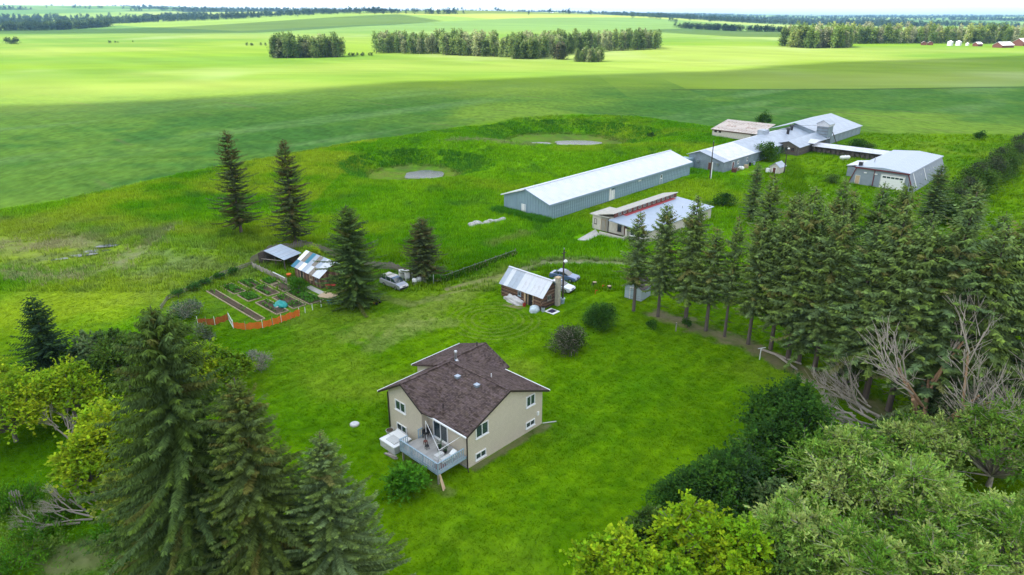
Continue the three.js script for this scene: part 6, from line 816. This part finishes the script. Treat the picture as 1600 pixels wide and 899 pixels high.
{
  const r = rng(500), POP = [[0.22, 0.30, 0.085], [0.17, 0.25, 0.07], [0.30, 0.34, 0.16], [0.13, 0.20, 0.05]], DK = [[0.075, 0.13, 0.045], [0.10, 0.155, 0.06]];
  const band = (pts, depth, n, s0, s1) => { const a = []; for (let i = 0; i < n; i++) { const t = r() * (pts.length - 1), k = Math.floor(t), f = t - k, p = pts[k], q = pts[k + 1], [x, z] = G(p[0] + (q[0] - p[0]) * f, p[1] + (q[1] - p[1]) * f); a.push([x + (r() - 0.5) * 4, z - r() * depth * (p[2] ?? 1), s0 + (s1 - s0) * r()]); } return a; };
  wood('aspen_grove', 'small grove of aspens standing in the sunlit field', band([[422, 91], [470, 91], [533, 90]], 26, 80, 0.85, 1.2), 'poplar', POP);
  wood('aspen_grove', 'long aspen grove across the middle of the sunlit field', [...band([[588, 84], [650, 85], [720, 88], [800, 91], [840, 92], [900, 84], [980, 80], [1038, 78]], 75, 330, 0.85, 1.25), ...band([[800, 93], [840, 93]], 14, 26, 0.8, 1.1)], 'poplar', POP);
  wood('aspen_grove', 'small clump of trees in front of the long aspen grove', band([[898, 98], [945, 97]], 14, 26, 0.5, 0.75), 'poplar', POP); wood('aspen_grove', 'thin clump left of the small clump before the long grove', band([[858, 94], [880, 94]], 10, 9, 0.6, 0.9), 'poplar', [[0.16, 0.15, 0.09], [0.1, 0.12, 0.05]]);
  wood('poplar_wood', 'sunlit poplar wood on the right beyond the fields', [...band([[1246, 77], [1300, 77], [1340, 76]], 60, 120, 1.0, 1.5), ...band([[1340, 70], [1430, 69], [1530, 69], [1640, 70]], 90, 240, 0.9, 1.5)], 'poplar', [[0.30, 0.36, 0.10], [0.21, 0.30, 0.07], [0.36, 0.38, 0.21], [0.16, 0.24, 0.06]]);
  wood('dark_tree_line', 'dark tree line beyond the right-hand fields', [...band([[1060, 47], [1110, 48], [1160, 50]], 60, 110, 0.8, 1.2), ...band([[1170, 50], [1250, 52]], 60, 50, 0.7, 1.1)], 'round', DK);
  wood('dark_tree_line', 'dark wooded belt at the far left', [...band([[-60, 48], [0, 48], [60, 48], [100, 47]], 260, 260, 1.0, 1.7), ...band([[100, 45], [180, 40], [270, 36], [300, 34]], 200, 170, 1.0, 1.7)], 'round', DK); wood('field_bushes', 'scattered bushes on the far left fields', [...band([[8, 67], [22, 68]], 8, 7, 0.5, 0.8), ...band([[160, 67], [210, 65]], 5, 5, 0.2, 0.35), ...band([[385, 71], [412, 71]], 5, 5, 0.3, 0.4), ...band([[540, 89], [580, 88]], 10, 9, 0.25, 0.4)], 'round', [[0.06, 0.10, 0.03]]);
  wood('dark_tree_line', 'tree belt along the crest in the middle distance', [...band([[545, 27], [600, 26], [640, 26]], 120, 80, 0.9, 1.4), ...band([[795, 28], [860, 29], [930, 31], [1060, 42]], 120, 110, 0.9, 1.4)], 'round', DK);
  const hills = []; for (let i = 0; i < 60000 && hills.length < 9000; i++) { const D = 2600 + 9500 * Math.pow(r(), 1.3), x = (r() * 2 - 1) * D * 0.86, w = fbm(x * 0.0011 + 12, -D * 0.0016 + 4, 4); if (w > 0.55 || r() < 0.012) hills.push([x, -D, 0.8 + 0.9 * r()]); }
  wood('hill_forest', 'blue hazy woods on the horizon hills', hills, 'round', [[0.045, 0.085, 0.035], [0.06, 0.10, 0.04]]);
  // far farmsteads
  const farm = (label, px, py, L, W, h, roof, wall, turn = 0.4) => { const [x, z] = G(px, py), o = thing('distant_barn', label, 'barn', x, z, turn); part(o, 'wall', solid([[-W / 2, 0], [W / 2, 0], [W / 2, h], [0, h + W * 0.3], [-W / 2, h]], 'x', -L / 2, L / 2), wall); part(o, 'roof_slope', slab([-L / 2 - 0.4, h - 0.1, W / 2 + 0.4], [L / 2 + 0.4, h - 0.1, W / 2 + 0.4], [L / 2 + 0.4, h + W * 0.31, 0], [-L / 2 - 0.4, h + W * 0.31, 0], 0.15), roof); part(o, 'roof_slope', slab([L / 2 + 0.4, h - 0.1, -W / 2 - 0.4], [-L / 2 - 0.4, h - 0.1, -W / 2 - 0.4], [-L / 2 - 0.4, h + W * 0.31, 0], [L / 2 + 0.4, h + W * 0.31, 0], 0.15), roof); };
  farm('white-roofed red barn at the far right edge', 1567, 76, 22, 12, 3, M.white, M.redbrown); farm('larger white-roofed barn cut by the right edge', 1600, 73, 26, 14, 5, M.white, M.redbrown); farm('small red-roofed shed left of the far white barns', 1527, 74, 9, 7, 3, M.white, M.redbrown); farm('dark little shed leftmost before the right-hand wood', 1443, 72, 7, 6, 3, M.greyPlank, M.redbrown, 1.2); farm('dark little shed second from the left before the wood', 1453, 72, 7, 6, 3, M.greyPlank, M.redbrown, 1.2);
  farm('long white building far off on the left', 450, 29, 130, 30, 6, M.white, M.white, 0.05); farm('white farmhouse on the distant crest', 684, 34, 22, 16, 7, M.white, M.white, 0.3); farm('white farm building beyond the crest tree belt', 862, 31, 20, 12, 5, M.white, M.white, 0.3);
  for (const [px, l] of [[1484, 'silver grain bin left of a pair before the wood'], [1497, 'silver grain bin right of the pair before the wood'], [1511, 'small grain bin beside the red-roofed shed']]) { const [x, z] = G(px, 73), o = thing('grain_bin', l, 'grain bin', x, z), s = px > 1500 ? 0.6 : 1; part(o, 'drum', cyl(3.4 * s, 3.4 * s, 4.5 * s, 0, 0, 0, 18), M.shedRoof); part(o, 'cone_roof', new THREE.ConeGeometry(3.7 * s, 2 * s, 18).translate(0, 5.5 * s, 0), M.white); }
}

// ---------------------------------------------------------------- grass blades
{
  const r = rng(900), tuft = (n, spread, h, w) => { const pos = []; for (let i = 0; i < n; i++) { const a = r() * 6.28, e = r() * spread, x = Math.cos(a) * e, z = Math.sin(a) * e, b = r() * 6.28, l = h * (0.6 + 0.7 * r()), lean = l * 0.5; pos.push(x - Math.cos(b) * w, 0, z - Math.sin(b) * w, x + Math.cos(b) * w, 0, z + Math.sin(b) * w, x + Math.cos(a) * lean * r(), l, z + Math.sin(a) * lean * r()); } return soft(soup(pos), 0.9, 0.05); };
  const keep = []; const block = (o, x0, x1, z0, z1) => keep.push([o, x0, x1, z0, z1]);
  block(HOUSE, 0, 10.7, -11, 0.2); block(HOUSE, -0.9, 5, -11, -5); block(HOUSE, -3.5, -1.3, -9.2, -6.7); block(HOUSE, 5, 11.5, -13.6, -5); block([7.7, -136.8], -0.5, 60, -13.5, 0.6); block(LOGO, -1.5, 4.8, -7.8, 3.6); for (const [x, z, w, d] of BEDS) block(GO, x - 0.1, x + w + 0.1, z - 0.1, z + d + 0.1); block(GO, 4.3, 10, -5, 3.2); block(GO, 2.5, 5.5, 0, 9); block(G(1009, 382), -0.2, 25, -13.7, 0.3); block(G(1009, 382), -7.2, 1.3, -12.7, -8.9); block([57.1, -181.9], 0, 95, -14, 6); block(G(1427, 301), -0.5, 31, -19, 0.3); block(G(1217, 272), -1, 4, -3.5, 0.5);
  const free = (x, z) => { for (const [o, a, b, c, d] of keep) { const p = toFarm(o, x, z); if (p[0] > a && p[0] < b && p[1] > c && p[1] < d) return false; } return true; };
  const mat = new THREE.MeshPhysicalMaterial({ roughness: 1, transmission: 0.3, thickness: 0, specularIntensity: 0.0, side: THREE.DoubleSide, color: 0xffffff });
  const sow = (name, label, geo, n, gen, tint, size, own) => { const m = new THREE.InstancedMesh(geo, mat, n), d = new THREE.Object3D(), c = new THREE.Color(); let k = 0, tries = 0; while (k < n && tries++ < n * 6) { const p = gen(); if (!p) continue; const [x, z] = p; if (!free(x, z)) continue; const g = own || groundColor(x, z), s = size * (0.6 + 0.8 * r()); if (!own && g[0] > g[1] * (0.72 + 0.1 * r())) continue; d.position.set(x, hAt(x, z) - 0.01, z); d.rotation.y = r() * 6.28; d.scale.set(s, s * (0.7 + 0.6 * r()), s); d.updateMatrix(); m.setMatrixAt(k, d.matrix); const v = tint * (0.85 + 0.3 * r()); m.setColorAt(k, c.setRGB(g[0] * v, g[1] * v, g[2] * v)); k++; } m.count = k; m.name = name; m.userData = { kind: 'stuff', label, category: 'grass' }; m.castShadow = m.receiveShadow = true; scene.add(m); };
  sow('lawn_grass', 'short mown grass of the lawn', tuft(10, 0.36, 0.06, 0.04), 170000, () => { const D = 36 + 74 * Math.pow(r(), 0.8), x = (r() * 2 - 1) * (0.86 * (D * 0.93 + 15)); return cropSide(x, -D) > 0 ? null : [x, -D]; }, 1.5, 1);
  sow('pasture_grass', 'rank grass of the pasture and the dugout banks', tuft(12, 0.55, 0.5, 0.05), 140000, () => { const D = 98 + 190 * Math.pow(r(), 1.3), x = (r() * 2 - 1) * (0.86 * (D * 0.93 + 15)); if (cropSide(x, -D) > -2) return null; const wild = D > 108 - 0.2 * x && x < 60 + 0.35 * (D - 130); if (!wild && r() < 0.85) return null; if (hAt(x, -D) < -3.9) return null; return vn(x * 0.22 + 5, D * 0.22) + 0.5 * (r() - 0.5) < 0.12 ? null : [x, -D]; }, 1.7, 1);
const reedAt = MARKS.filter(m => m.c[0] >= m.c[1] * 0.95 && m.p[0][1] < -100 && (m.p[0][0] < -55 || m.p[0][1] < -170) && m.w > 1.2);
  sow('hollow_weeds', 'dark lush weeds on the banks of the dugouts and round the metal shed end', tuft(14, 0.6, 0.6, 0.07), 12000, () => { if (r() < 0.12) { const p = toWorld([7.7, -136.8], -0.6 - r() * 2.2, 1 - r() * 15); return p; } const f = r() < 0.45, x = (f ? -28 : 20) + (r() * 2 - 1) * (f ? 26 : 40), z = (f ? -196 : -252) + (r() * 2 - 1) * (f ? 27 : 35), h = hAt(x, z); return h > -0.3 || h < -3.6 || fbm(x * 0.12 + 7, z * 0.12, 3) + 0.35 * (r() - 0.5) < 0.46 ? null : [x, z]; }, 1.6, 1, [0.058, 0.19, 0.010]);
  sow('dry_reeds', 'dry tan reeds and dead grass round the slough and ponds', tuft(9, 0.4, 0.6, 0.03), 1500, () => { const m = reedAt[Math.floor(r() * reedAt.length)], t = r() * (m.p.length - 1), k = Math.floor(t), f = t - k, x = m.p[k][0] + (m.p[k + 1][0] - m.p[k][0]) * f + (r() - 0.5) * 9, z = m.p[k][1] + (m.p[k + 1][1] - m.p[k][1]) * f + (r() - 0.5) * 8; return fbm(x * 0.25, z * 0.25, 2) < 0.42 ? null : [x, z]; }, 1, 1, [0.46, 0.43, 0.20]);
}
renderer.render(scene, camera);
